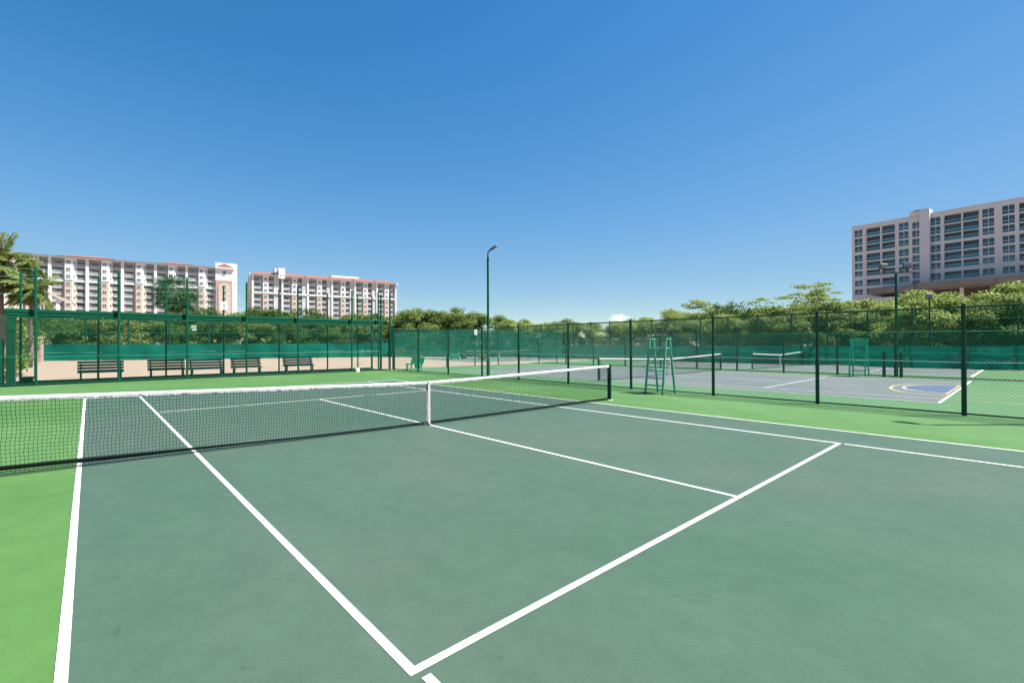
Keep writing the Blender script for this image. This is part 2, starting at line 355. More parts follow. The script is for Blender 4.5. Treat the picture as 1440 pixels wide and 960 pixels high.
# ------------------------------------------------------------------ chain-link fences
def chain_link(L, z0, z1, p, r, m, name='chain_link'):
    P = []; Q = []; H = z1-z0
    for sgn in (1, -1):
        k = -H
        while k < L+H:
            xa, xb = (k, k+H) if sgn > 0 else (k+H, k)
            za, zb = z0, z1
            # clip to 0..L
            def zat(x): return z0 + (x-xa)/(xb-xa)*H
            lo, hi = min(xa, xb), max(xa, xb)
            l2, h2 = max(lo, 0), min(hi, L)
            if h2-l2 > 0.02:
                P.append((l2, sgn*r*.8, zat(l2))); Q.append((h2, sgn*r*.8, zat(h2)))
            k += p
    return wires_mesh(name, P, Q, r, m)
_post_cache = {}
def post_mesh(h, r, m, sleeve=0.0):
    key = (round(h,2), r, m.name, sleeve)
    if key not in _post_cache:
        mb = MB()
        if sleeve:
            mb.tube([(0,0,-.02),(0,0,sleeve),(0,0,sleeve+.02),(0,0,h)], [r*1.3, r*1.3, r, r], 12, cap=False)
        else:
            mb.tube([(0,0,-.02),(0,0,h)], r, 10, cap=False)
        mb.tube([(0,0,h-.001),(0,0,h+.02),(0,0,h+.035)], [r*1.12, r*1.05, r*.4], 10)
        _post_cache[key] = mb.mesh('post', m)
    return _post_cache[key]
def fence(label, p0, p1, posts, h, pr, m, rails=(), wires=(), link=None, sleeve=0.0, cloths=(), group=None, name='chain_link_fence', lean=0.0):
    p0 = Vector(p0); p1 = Vector(p1); d = p1-p0; L = d.length
    t = thing(name, label, 'fence', (p0.x, p0.y, 0), math.atan2(d.y, d.x), group)
    for s_ in posts:
        o = obj('post', post_mesh(h, pr, m, sleeve), t, (s_, 0, 0))
        o.rotation_euler = (random.uniform(-lean, lean), random.uniform(-lean, lean), random.uniform(0, 6))
    for z, r in rails: MB().tube([(0,0,z),(L,0,z)], r, 8).build('rail', m, t)
    for z, r, wm in wires:
        n = max(2, int(L/1.0)); ph = random.uniform(0, 6)
        MB().tube([(L*i/n, -pr-.006, z+0.012*math.sin(i*1.9+ph)) for i in range(n+1)], r, 4).build('tension_wire', wm, t)
    if link:
        z0, z1, p, r, wm = link
        o = stuff(obj('chain_link_mesh', chain_link(L, z0, z1, p, r, wm), t, (0, -pr-.004, 0)))
    for z0, z1, cm, off in cloths:
        nx = int(L/0.5)+1; nz = 5; V = []; F = []
        for i in range(nx+1):
            for j in range(nz+1):
                x = L*i/nx; zf = j/nz
                y = off + .035*math.sin(x*1.7+zf*2)+.02*math.sin(x*4.3+1) + .03*math.sin(zf*3.1+x*.4)
                V.append((x, y, z0+(z1-z0)*zf + (0.03*math.sin(x*.9)+.015*math.sin(x*3.7) if j == nz else 0)))
        for i in range(nx):
            for j in range(nz):
                a = i*(nz+1)+j; F.append((a, a+nz+1, a+nz+2, a+1))
        obj('windscreen_cloth', np_mesh('windscreen_cloth', V, F, cm), t)
    return t
random.seed(5)
ys = [-10.55, -7.55, -4.57, -1.60, 1.55, 4.68, 7.80, 10.62, 13.72, 17.02, 20.1]
fence('low green chain-link fence with sleeved posts dividing the front court from the basketball court', (9.86, -11.5, 0), (9.86, 20.15, 0),
      [y+11.5 for y in ys], 2.60, 0.038, M['dkgreen'], rails=[(2.54, .022), (0.035, .022)],
      wires=[(1.97, .007, M['wire']), (1.24, .007, M['wire_pale'])], link=(0.06, 2.52, 0.078, 0.0031, M['wire']), sleeve=1.26)
xs1 = [-7.1, -4.35, -1.67, 1.04, 3.75, 7.0, 8.82]
fence('tall green post fence between the front court and the benches', (-16, 20.3, 0), (8.82, 20.3, 0), [x+16 for x in (-14.5, -12.2, -9.8)+tuple(xs1)], 5.12, 0.052, M['green'],
      rails=[(0.06, .03)], wires=[(5.02, .008, M['wire']), (4.62, .008, M['wire']), (3.9, .006, M['wire']), (2.95, .008, M['wire']), (1.25, .008, M['wire'])],
      link=(0.08, 2.95, 0.085, 0.0024, M['wire']), name='tall_post_fence', lean=.004)
xs2 = [-7.75, -5.05, -2.30, 0.40, 3.38, 6.38, 8.48, 9.54]
fence('tall green post fence running behind the benches and canopy', (-8.2, 22.75, 0), (9.6, 22.75, 0), [x+8.2 for x in xs2], 5.12, 0.045, M['green'],
      rails=[(0.06, .025)], wires=[(5.0, .007, M['wire']), (4.6, .007, M['wire']), (1.25, .008, M['wire_pale'])], link=(0.1, 2.9, 0.12, 0.002, M['wire']), name='tall_post_fence', lean=.004)
fence('short run of tall green fence closing the canopy end beside the gate', (9.62, 20.25, 0), (9.62, 22.7, 0), [0.0, 1.3], 5.12, 0.058, M['green'],
      rails=[(2.1, .02)], wires=[(1.2, .006, M['wire'])], link=(0.1, 2.1, 0.12, 0.002, M['wire']), name='tall_post_fence')
gt = thing('fence_gate', 'narrow green framed gate between two tall posts at the court corner', 'gate', (8.9, 20.3, 0))
g_ = MB()
for x in (0.02, 0.64): g_.tube([(x,0,.06),(x,0,2.05)], .02, 8)
for z in (.06, 1.05, 2.05): g_.tube([(0.02,0,z),(0.64,0,z)], .02, 8)
g_.build('frame', M['green'], gt); stuff(obj('chain_link_mesh', chain_link(.62, .08, 2.03, .085, .002, M['wire']), gt, (0.02, 0, 0)))
MB().bar((0.58,-.03,1.0),(0.58,-.03,1.12),.02).build('latch', M['lamp_metal'], gt)
ys2 = [-9.3, -6.6, -4.1, -1.67, 0.95, 3.57, 6.16, 8.8, 11.72, 14.7, 17.6]
fence('low green fence between the basketball court and the far court', (24.4, -12, 0), (24.4, 20.4, 0), [y+12 for y in ys2], 2.22, 0.055, M['dkgreen'],
      rails=[(2.18, .02), (0.04, .025)], wires=[(1.2, .007, M['wire'])], link=(0.06, 2.15, 0.11, 0.0024, M['wire']), sleeve=0.0)
fence('green fence hung with dark shade net across the end of the basketball court', (9.95, 20.75, 0), (27.0, 20.3, 0), [0.15, 2.2, 4.5, 7.1, 9.45, 11.75, 14.05, 16.3], 2.80, 0.05, M['green'],
      rails=[(2.76, .02)], wires=[(.95, .006, M['wire'])], link=(0.1, 2.7, 0.12, 0.002, M['wire']), cloths=[(0.95, 2.76, M['cloth_dark'], .08)])
# perimeter windscreen fences
fence('long teal windscreen fence in front of the thicket behind the benches', (-22, 71.5, 0), (29.5, 48.2, 0), [1.5+4.1*i for i in range(14)], 5.0, 0.09, M['dkgreen'],
      rails=[(1.5, .03)], wires=[(0.9, .012, M['wire_pale']), (4.9, .012, M['wire']), (3.2, .012, M['wire'])],
      cloths=[(0.02, 1.86, M['cloth_teal'], -.12)], name='windscreen_fence')
fence('teal windscreen fence turning the corner behind the sand strip', (29.5, 48.2, 0), (35.2, 34.5, 0), [0.3, 3.9, 7.4, 11, 14.6], 3.3, 0.08, M['dkgreen'],
      rails=[(1.5, .03)], cloths=[(0.02, 1.62, M['cloth_teal'], -.12), (1.62, 3.1, M['cloth_dark'], -.1)], name='windscreen_fence')
fence('teal windscreen fence with tall posts below the trees and the tower block', (35.2, 34.5, 0), (36.6, -16, 0), [1+2.45*i for i in range(20)], 4.02, 0.06, M['dkgreen'],
      rails=[(1.0, .02)], wires=[(3.2, .008, M['wire']), (0.75, .008, M['wire'])],
      cloths=[(0.02, 1.47, M['cloth_teal'], -.1), (1.48, 2.35, M['veg_shade_sheet'], -.06)], name='windscreen_fence')  # upper sheet is added to imitate shaded vegetation, only the teal one is windscreen

# ------------------------------------------------------------------ canopy, benches
cv = thing('bench_canopy', 'long flat green steel canopy above the row of benches', 'canopy', (-8.05, 20.42, 0))
LX = 17.55
MB().bbox(0, LX, 0.0, 2.25, 3.13, 3.17, .01).build('roof', M['green'], cv)
MB().bbox(0, LX, 0.0, 0.07, 3.02, 3.30, .012).build('fascia', M['green'], cv)
MB().bbox(0, LX, 2.18, 2.25, 3.0, 3.30, .012).build('rear_beam', M['green'], cv)
for i in range(7):
    x = .3+i*2.83
    MB().bbox(x, x+.06, .08, 2.17, 3.05, 3.12, .006).build('rafter', M['dkgreen'], cv)
MB().bbox(0.05, .32, .05, .35, 0, 3.02, .02).build('pillar', M['dkgreen'], cv)
MB().bbox(LX-.2, LX-.1, 1.95, 2.05, 0, 3.02, .01).build('pillar', M['green'], cv)
def make_bench(name, label, w, slat_m, leg_m, loc, rot, group=None, h=.92):
    t = thing(name, label, 'bench', loc, rot, group); lean = .16
    nb = 4
    for k in range(nb):      # back slats
        z = .50 + k*(h-.50)/(nb-1) - .02; y = .20 + (z-.45)*lean/.4
        MB().bbox(-w/2, w/2, y, y+.03, z-.055, z+.055, .008).build('back_slat', slat_m, t)
    for k in range(4):
        y = -.24+k*.115
        MB().bbox(-w/2, w/2, y, y+.09, .425-.01*k, .455-.01*k, .006).build('seat_slat', slat_m, t)
    for x in (-w/2+.13, w/2-.13):
        mb = MB(); mb.bbox(x-.035, x+.035, -.22, -.12, 0, .42, .008); mb.bbox(x-.035, x+.035, .14, .23, 0, .42, .008)
        mb.bar((x, -.24, .39), (x, .24, .39), .06, .06); mb.build('leg_frame', leg_m, t)
        MB().bar((x, .185, .40), (x, .22+(h-.42)*.4+.02, h+.02), .05, .04).build('back_support', leg_m, t)
    return t
make_bench('park_bench', 'slate grey slatted bench at the pillar end of the row', 1.72, M['slat_slate'], M['dkgreen'], (-4.95, 21.75, 0), math.pi*0)
make_bench('park_bench', 'blackish slatted bench between the slate grey bench and the navy bench', 1.62, M['slat_black'], M['dkgreen'], (-2.33, 21.95, 0), 0.0)
make_bench('park_bench', 'navy blue slatted bench in the middle of the row', 1.62, M['slat_navy'], M['dkgreen'], (-0.66, 21.25, 0), 0.02)
make_bench('park_bench', 'grey brown wooden slatted bench beside the navy bench', 1.55, M['slat_brown'], M['dkgreen'], (1.35, 21.6, 0), -0.03)
make_bench('park_bench', 'grey wooden slatted bench with wide gap from the others, nearest the gate', 1.75, M['slat_grey'], M['dkgreen'], (4.25, 21.7, 0), -0.04)
make_bench('park_bench', 'bright green metal slatted bench standing by the fence corner near the small shrub', 1.35, M['brgreen'], M['brgreen'], (10.35, 18.35, 0), -math.pi/2+.1, h=.82)

# ------------------------------------------------------------------ tennis nets
def make_net(label, c, L, hp, hc, cell, rc, ang=0.0, group=None, post_m='dkgreen', fine=True, postr=.045):
    t = thing('tennis_net', label, 'tennis net', (c[0], c[1], 0), ang, group)
    rnd = np.random.RandomState(3)
    def ztop(x): return hc + (hp-.02-hc)*(abs(x)/(L/2))**1.15
    def bow(x): return .04*(np.sqrt(np.asarray(x)**2+1)-x-.02) if fine else 0*np.asarray(x)   # one side is pulled off line
    def yo(x, zf): return bow(x) + 0.028*np.sin(x*1.1+.5)*np.sin(np.pi*zf)+.012*np.sin(x*3.1+zf*4)*np.sin(np.pi*zf)
    nx = int(L/cell); nz = max(6, int(hc*.93/cell))
    xs = np.linspace(-L/2+.08, L/2-.08, nx+1)
    G = np.zeros((nx+1, nz+1, 3))
    for j in range(nz+1):
        zf = j/nz
        zt = np.array([ztop(x) for x in xs])-.03
        G[:,j,0] = xs + (.010*np.sin(zf*9+xs*.7)+.004*rnd.randn(nx+1))*np.sin(np.pi*zf)
        G[:,j,1] = yo(xs, zf)
        G[:,j,2] = .025 + (zt-.025)*zf + (.003*rnd.randn(nx+1) - .012*np.sin(xs*2.3+zf*3))*np.sin(np.pi*zf)
    P = np.concatenate([G[:-1].reshape(-1,3), G[:,:-1].reshape(-1,3)]); Q = np.concatenate([G[1:].reshape(-1,3), G[:,1:].reshape(-1,3)])
    stuff(obj('cord_mesh', wires_mesh('cord_mesh', P, Q, rc, M['cord']), t))
    # bottom hem
    MB().tube([(x, float(bow(x)), .022) for x in np.linspace(-L/2+.08, L/2-.08, 40)], rc*2.6, 5).build('bottom_cord', M['cord'], t)
    if fine:   # black bunched hem, also standing in for the net's shadow, deeper at one end
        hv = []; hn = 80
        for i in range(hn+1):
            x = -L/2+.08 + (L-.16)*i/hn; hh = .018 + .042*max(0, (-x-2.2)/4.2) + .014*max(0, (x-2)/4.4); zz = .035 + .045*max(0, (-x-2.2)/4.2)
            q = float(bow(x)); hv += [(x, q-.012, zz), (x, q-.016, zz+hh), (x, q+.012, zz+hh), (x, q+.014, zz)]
        obj('bottom_hem_shadow', np_mesh('bottom_hem_shadow', hv, [(i*4+k, i*4+(k+1)%4, i*4+4+(k+1)%4, i*4+4+k) for i in range(hn) for k in range(4)], M['cord']), t)
    # top tape: folded canvas with uneven lower edge
    n = int(L/.07) if fine else 40; V = []; F = []
    for i in range(n+1):
        x = -L/2+.06 + (L-.12)*i/n; z = ztop(x); a = .004*math.sin(i*.9)+.003*math.sin(i*2.3+1) if fine else 0
        bb = .003*math.sin(i*1.31)+.004*math.sin(i*.23)
        ring = [(0.022+a*.4, z-.06), (0.024+a*.6, z-.005), (.012, z+.010), (-.012, z+.010), (-.024-a*.6, z-.008), (-.020-a, z-.058+bb)]
        V += [(x, y+float(bow(x)), zz) for y, zz in ring]
    for i in range(n):
        for k in range(5): F.append((i*6+k, i*6+k+1, i*6+7+k, i*6+6+k))
    band = obj('top_band', np_mesh('top_band', V, F, M['band']), t)
    if fine:
        rr = random.Random(4); P = []; Q = []; x = -L/2+.2
        while x < L/2-.2:
            z = ztop(x)-.034; P.append((x, float(bow(x))-.031, z+.010+rr.uniform(-.006,.006))); x2 = x+rr.uniform(.04,.10); Q.append((x2, float(bow(x2))-.031, z-.008+rr.uniform(-.006,.006))); x = x2+rr.choice((.0, .01, .02, .05))
        stuff(obj('lacing', wires_mesh('lacing', P, Q, .0026, M['stitch']), band))
    s = MB(); s.bbox(-.028, .028, -.036, -.031, .02, hc+.013, .002); s.bbox(-.028, .028, .030, .035, .02, hc+.013, .002); s.bbox(-.028, .028, -.036, .035, hc+.013, hc+.019, .002)
    s.build('center_strap', M['strap'], t, (0, float(bow(0.0)), 0))
    MB().bbox(-.035, .035, -.04, .04, -.004, .03, .006).build('strap_anchor', M['lamp_metal'], t)
    for sx in (-1, 1):
        x = sx*L/2
        p = MB(); p.tube([(x,0,-.02),(x,0,hp-.03),(x,0,hp),(x,0,hp+.015)], [postr, postr, postr*.95, postr*.5], 14); p.build('net_post', M[post_m], t, (0, float(bow(x)), 0))
        q = MB(); q.bbox(x-sx*.085-.022, x-sx*.085+.022, -.018, .018, .05, hp-.06, .006); q.build('net_edge_tape', M['cord'], t, (0, float(bow(x)), 0))
        MB().tube([(x,0,-.006),(x,0,.012)], [postr*2.2, postr*1.6], 14).build('base_collar', M['concrete'], t, (0, float(bow(x)), 0))
    MB().tube([(L/2-.05,-.06,.72),(L/2+.03,-.06,.72)], .02, 10).build('winder', M['lamp_metal'], t)
    return t
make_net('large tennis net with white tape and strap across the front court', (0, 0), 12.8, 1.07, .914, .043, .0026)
make_net('tennis net on the basketball court behind the low chain-link fence', (17.95, 4.5), 12.3, 1.07, .88, .07, .004, ang=-.01, fine=False)
make_net('tennis net on the far court in front of the tall-post windscreen fence', (31.0, 3.3), 9.4, 1.05, .88, .09, .004, ang=-.02, fine=False)
make_net('small distant tennis net beyond the sand strip near the fence corner', (30.2, 33.0), 8.6, 1.0, .86, .1, .004, ang=-.2, fine=False)

# ------------------------------------------------------------------ umpire chairs
def make_ump(label, loc, rot, m, style):
    t = thing('umpire_chair', label, 'umpire chair', loc, rot)
    H = 1.86; hw = .33
    # local: x across, -y is the front (ladder side)
    for s in (-1, 1):
        fb, bb = (s*hw, -.40, 0), (s*hw, .42, 0); ft, bt = (s*hw*.93, -.12, H), (s*hw*.93, .12, H)
        MB().bar(fb, ft, .06, .045, (0,1,0)).build('front_leg', m, t)
        MB().bar(bb, bt, .06, .045, (0,1,0)).build('rear_leg', m, t)
        MB().bbox(s*hw*.93-.045, s*hw*.93+.045, -.17, .17, H-.01, H+.022, .006).build('armrest', m, t)
        for y in (-.40, .42): MB().bbox(s*hw-.03, s*hw+.03, y-.03, y+.03, -.004, .03, .006).build('foot', M['ink'], t)
    def fy(z): return -.40 + .28*z/H
    for z in (.28, .53, .78, 1.04): MB().bar((-hw, fy(z), z), (hw, fy(z), z), .06, .035, (0,0,1)).build('step', m, t)
    MB().bbox(-hw+.02, hw-.02, fy(.78)+.04, .26, .775, .80, .006).build('footrest', m, t)
    MB().bbox(-hw+.01, hw-.01, -.17, .22, 1.535, 1.565, .008).build('seat', m, t)
    if style == 'back':
        for z in (1.63, 1.74, 1.86): MB().bbox(-hw+.02, hw-.02, .18, .205, z-.045, z+.05, .006).build('back_slat', m, t)
        MB().bar((-hw, .38, .25), (hw, .38, .25), .03).build('rear_brace', m, t)
    else:
        MB().bar((-hw, .22, 1.0), (hw, .22, 1.0), .03).build('rear_brace', m, t)
    return t
make_ump('pale green umpire chair beside the net post of the front court', (9.28, 0.0, 0), -math.pi/2, M['ltgreen'], 'open')
make_ump('bright green umpire chair with slatted back beside the fence of the basketball court', (23.75, -2.75, 0), math.pi/2, M['brgreen'], 'back')
make_ump('small green umpire chair by the far net against the teal windscreen', (35.75, 3.0, 0), math.pi/2, M['green'], 'back')

# ------------------------------------------------------------------ lamps
def hook_lamp(label, loc, rot):
    t = thing('lamp_post', label, 'lamp post', loc, rot)
    MB().tube([(0,0,-.02),(0,0,.9),(0,0,.95),(0,0,6.2)], [.085,.085,.066,.055], 14).build('pole', M['green'], t, smooth=False)
    MB().bbox(-.14,.14,-.14,.14,-.006,.03,.01).build('base_plate', M['dkgreen'], t)
    MB().tube([(0,0,6.18),(0,0,6.42),(.03,0,6.50),(.12,0,6.58)], .034, 10).build('bracket', M['lamp_metal'], t)
    h = MB(); n = 8; prof = [(-.02,.05,.03),(.06,.11,.055),(.3,.14,.06),(.42,.11,.045),(.48,.05,.02)]
    ring = []
    for a, w, th in prof:
        ring += [(a,-w,-th*.3),(a,-w*.7,th),(a,w*.7,th),(a,w,-th*.3),(a,w*.8,-th*.6),(a,-w*.8,-th*.6)]
    fs = [(i*6+k, i*6+(k+1)%6, (i+1)*6+(k+1)%6, (i+1)*6+k) for i in range(4) for k in range(6)] + [(5,4,3,2,1,0), tuple(range(24,30))]
    h.add(ring, fs); ho = h.build('lamp_head', M['lamp_metal'], t, (.10, 0, 6.57)); ho.rotation_euler = (0, -rad(33), 0)
    lo = MB().bbox(.08,.4,-.09,.09,-.045,-.036,.003).build('lens', M['lens'], ho)
    return t
hook_lamp('green lamp post with one tilted hooked head at the fence of the front court', (9.98, 10.25, 0), -.74)
hook_lamp('matching lamp post whose shadow falls on the light green apron', (10.35, -9.65, 0), 1.04)
def flood_lamp(label, loc, rot, h, two=True, r=.06, m='green', tilt=.5):
    t = thing('floodlight_pole', label, 'floodlight', loc, rot)
    MB().tube([(0,0,-.02),(0,0,h)], [r*1.15, r*.9], 12).build('pole', M[m], t)
    if two: MB().bar((-.75,0,h),(.75,0,h),.05).build('crossbar', M['lamp_metal'], t)
    for s in ((-.52, .48) if two else (0,)):
        b = MB(); b.bar((s,0,h),(s,0,h+.28),.07).build('bracket', M['lamp_metal'], t)
        ho = MB().bbox(-.18,.18,-.05,.06,-.14,.14,.03).build('lamp_head', M['lamp_metal'], t, (s, 0, h+.36))
        ho.rotation_euler = (-tilt*.6 if s >= 0 else tilt*1.2, 0, .3 if s < 0 else -.2)
        MB().bbox(-.15,.15,-.056,-.051,-.11,.11,.004).build('lens', M['lens'], ho)
    return t
flood_lamp('green pole with two floodlights on a crossbar behind the basketball court', (24.75, -4.1, 0), -1.05, 5.2)
flood_lamp('slim pole with one square floodlight under the tower block', (37.4, -4.0, 0), -1.0, 4.55, False, .05, 'dkgreen', .1)
flood_lamp('slim pole with one square floodlight among the acacias', (38.2, 11.0, 0), -1.0, 4.75, False, .06, 'lamp_metal', .1)
flood_lamp('slim unlit pole with a single head behind the palms', (-9.3, 29.2, 0), -.3, 7.3, False, .09, 'green', .1)
for dx, dy, lb in ((-.15, .28, 'short dark stub post on the net side of the double floodlight pole'), (.1, -.35, 'short dark stub post on the outer side of the double floodlight pole')):
    tag(MB().tube([(0,0,-.02),(0,0,1.18),(0,0,1.24)], [.07,.07,.03], 12).build('stub_post', M['dkgreen'], None, (24.15+dx, -4.0+dy, 0)), lb, 'post')

# ------------------------------------------------------------------ number signs
def digit(mb, d, x, z, h, y):
    """segments drawn as flat bars"""
    w = h*.5; t = h*.14
    pts = {'1': [[(-.25,.75),(0.05,1),(0.05,0)], [(-.25,0),(.3,0)]],
           '2': [[(-.45,.78),(-.3,.95),(0,1),(.3,.95),(.45,.75),(.4,.55),(-.45,0),(.5,0)]]}[d]
    for pl in pts:
        for a, b in zip(pl, pl[1:]): mb.bar((x+a[0]*w, y, z+a[1]*h), (x+b[0]*w, y, z+b[1]*h), t, .004, (0,1,0))
def sign(label, loc, rot, d, w, h):
    t = thing('number_sign', label, 'sign', loc, rot)
    MB().bbox(-w/2, w/2, -.012, .012, -h/2, h/2, .004).build('plate', M['white'], t)
    mb = MB(); digit(mb, d, 0, -h*.28, h*.56, -.016); mb.build('numeral', M['ink'], t)
sign('white plate with the number 1 high on a post above the canopy', (0.40, 22.66, 3.98), 0, '1', .36, .46)
sign('white plate with the number 2 on the shade net fence', (17.05, 20.46, 2.62), -.03, '2', .26, .40)

# ------------------------------------------------------------------ small things round the canopy
cb = thing('electrical_cabinet', 'tall narrow green metal cabinet beside the canopy pillar', 'cabinet', (-8.25, 20.75, 0))
MB().bbox(-.17,.17,-.15,.15,0,2.0,.015).build('body', M['green'], cb); MB().bbox(-.14,.14,-.165,-.151,.15,1.9,.006).build('door', M['green'], cb)
tag(MB().bbox(-.11,.11,-.11,.11,-.03,.2,.02).build('concrete_block', M['white'], None, (7.25, 20.05, 0)), 'small white concrete block at the foot of a tall post', 'block')
bx = thing('waste_container', 'green waste container behind the shade net on the sand', 'container', (25.6, 35.5, -.03), -.6)
MB().bbox(-.55,.55,-.4,.4,.1,1.35,.03).build('body', M['brgreen'], bx); MB().bbox(-.6,.6,-.45,.45,1.35,1.45,.03).build('lid', M['green'], bx)
for sx in (-.4,.4): MB().tube([(sx,-.42,.1),(sx,-.36,.1)], .1, 12).build('wheel', M['ink'], bx)
gb = thing('rubbish_bin', 'dark grey rubbish bin next to the green waste container', 'bin', (26.4, 34.9, -.03), -.6)
MB().tube([(0,0,.05),(0,0,.95)], [.3,.36], 14).build('body', M['slat_slate'], gb); MB().tube([(0,0,.95),(0,0,1.0),(0,0,1.05)], [.39,.38,.2], 14).build('lid', M['slat_black'], gb)
pt = thing('plant_pot', 'dark empty plant pot on the sand by the canopy pillar', 'plant pot', (-7.55, 22.95, -.03))
MB().tube([(0,0,0),(0,0,.26),(0,0,.30)], [.17,.25,.27], 14).build('pot', M['slat_black'], pt); MB().tube([(0,0,.27),(0,0,.285)], [.24,.2], 14).build('soil', M['bark'], pt)

# ------------------------------------------------------------------ trees
def leaves(rng, centres, radii, n, size, flat=0.5, up=0.75, asp=0.5):
    """n small leaf faces spread through ellipsoidal clumps"""
    centres = np.asarray(centres); radii = np.asarray(radii)
    w = radii**2; idx = rng.choice(len(centres), n, p=w/w.sum())
    d = rng.randn(n, 3); d /= np.linalg.norm(d, axis=1)[:,None]
    rr = rng.rand(n)**0.45
    pos = centres[idx] + d*(rr*radii[idx])[:,None]*np.array([1,1,flat])
    nrm = d*0.7 + rng.randn(n,3)*0.6 + np.array([0,0,up]); nrm /= np.linalg.norm(nrm, axis=1)[:,None]
    t = np.cross(nrm, rng.randn(n,3)); t /= np.linalg.norm(t, axis=1)[:,None]; b = np.cross(nrm, t)
    s = size*(0.6+0.8*rng.rand(n))[:,None]
    V = np.stack([pos-t*s, pos-b*s*asp, pos+t*s, pos+b*s*asp], 1).reshape(-1,3)
    F = np.arange(4*n).reshape(n,4)
    return V, F
def branch_tree(rng, h, R, stems, levels=3, spread=1.0, base_h=0.25, umbrella=0.0):
    mb = MB(); tips = []
    def grow(p, d, ln, r, lv):
        pts = [p]; rs = [r]; q = Vector(p); dd = Vector(d)
        for k in range(3):
            dd = (dd + Vector(rng.randn(3))*0.16 + Vector((0,0,.05 - umbrella*.12*(levels-lv)))).normalized(); q = q + dd*ln/3; pts.append(Vector(q)); rs.append(r*(1-.16*(k+1)))
        mb.tube(pts, rs, 6 if lv > 1 else 4, cap=False)
        tips.append((Vector(q), lv))
        if lv > 0:
            for k in range(3 if lv > 1 else 2):
                az = rng.rand()*6.28; s = Vector((math.cos(az), math.sin(az), .25*rng.rand()))*(.75*spread)
                grow(q, (dd + s).normalized(), ln*(.62+.2*rng.rand()), rs[-1]*.68, lv-1)
    for s in range(stems):
        az = 6.28*s/stems + rng.rand(); tl = .35*spread if stems > 1 else .08
        grow(Vector((.15*math.cos(az), .15*math.sin(az), -.1)), Vector((tl*math.cos(az), tl*math.sin(az), 1)).normalized(), h*.36, .045*h**.9*.5+.04, levels)
    return mb, tips
def make_tree_meshes(seed, h, R, nleaf, lm, leafsize, flat=.5, clump=(.7, 1.2), stems=2, umbrella=0.0, ground_skirt=True, extra=26):
    rng = np.random.RandomState(seed)
    mb, tips = branch_tree(rng, h, R, stems, 3, 1.15, umbrella=umbrella)
    P = np.array([t[0] for t in tips if t[1] <= 1]); 
    # rescale skeleton to the wanted envelope
    ext = np.percentile(np.abs(P[:,:2]), 92); zt = np.percentile(P[:,2], 96)
    sx = R*.85/ext; sz = (h-.5*clump[0])/zt
    mb.v = [(x*sx, y*sx, z*sz) for x, y, z in mb.v]
    C_ = P*np.array([sx, sx, sz])
    if extra:
        a = rng.rand(extra)*6.28; q = np.sqrt(rng.rand(extra)); zz = h*(.25+.62*np.sqrt(np.clip(1-q**2*.85, 0, 1))*(.45+.55*rng.rand(extra)))
        C_ = np.concatenate([C_, np.stack([R*q*np.cos(a), R*q*np.sin(a), zz], 1)])
    if ground_skirt:
        k = 14; a = rng.rand(k)*6.28; q = .55+.45*rng.rand(k)
        C_ = np.concatenate([C_, np.stack([R*q*np.cos(a), R*q*np.sin(a), h*(.12+.3*rng.rand(k))], 1)])
    r = clump[0] + (clump[1]-clump[0])*rng.rand(len(C_))
    V, F = leaves(rng, C_, r, nleaf, leafsize, flat)
    V[:,2] = np.maximum(V[:,2], .05)
    return mb.mesh('trunk', M['bark'], True), np_mesh('crown', V, F, lm)
TV = {
 'dark1': make_tree_meshes(11, 6.0, 3.6, 20900, M['leaf_dark'], .115, .62),
 'dark2': make_tree_meshes(12, 6.0, 3.9, 20900, M['leaf_dark'], .115, .55),
 'olive1': make_tree_meshes(13, 6.0, 4.2, 22800, M['leaf_olive'], .115, .5),
 'olive2': make_tree_meshes(14, 6.0, 3.6, 20900, M['leaf_olive'], .115, .55),
 'yel1': make_tree_meshes(15, 6.0, 4.0, 24700, M['leaf_yellow'], .115, .45),
 'yel2': make_tree_meshes(16, 6.0, 3.5, 22800, M['leaf_yellow'], .115, .5),
 'acacia': make_tree_meshes(17, 7.6, 4.8, 9000, M['leaf_yellow'], .085, .22, (.5, .95), 3, .6, False, 10),
 'acacia2': make_tree_meshes(23, 6.0, 3.6, 7500, M['leaf_yellow'], .085, .25, (.5, .9), 2, .5, False, 8),
 'twiggy': make_tree_meshes(19, 5.4, 2.2, 1400, M['leaf_dark'], .10, .8, (.3, .6), 5, -.3, False, 0),
}
def tree(name, kind, label, x, y, s, group=None, rot=None, zs=1.0):
    t = thing(name, label, 'tree', (x, y, -.03), random.uniform(0, 6.28) if rot is None else rot, group, (s, s, s*zs))
    obj('trunk', TV[kind][0], t); obj('crown', TV[kind][1], t); return t
random.seed(21)
# thicket behind the long teal fence
A = Vector((-24, 74)); B = Vector((30, 50.5)); dv = (B-A).normalized(); nv = Vector((-dv.y, dv.x))
k = 0; s_ = 0.0
while s_ < (B-A).length+1:
    p = A+dv*s_+nv*random.uniform(2.2, 4.0)
    tree('thicket_tree', ('dark1','dark2','olive2')[k % 3], 'dense round green tree of the thicket directly behind the long teal fence', p.x, p.y, random.uniform(.74, .92), 'thicket trees behind the long teal fence')
    p = A+dv*(s_+2.4)+nv*random.uniform(7.5, 10)
    tree('thicket_tree', ('dark2','olive1','dark1')[k % 3], 'taller green tree in the rear row of the thicket below the apartment blocks', p.x, p.y, random.uniform(.98, 1.16), 'rear thicket trees below the apartment blocks')
    s_ += 4.6; k += 1
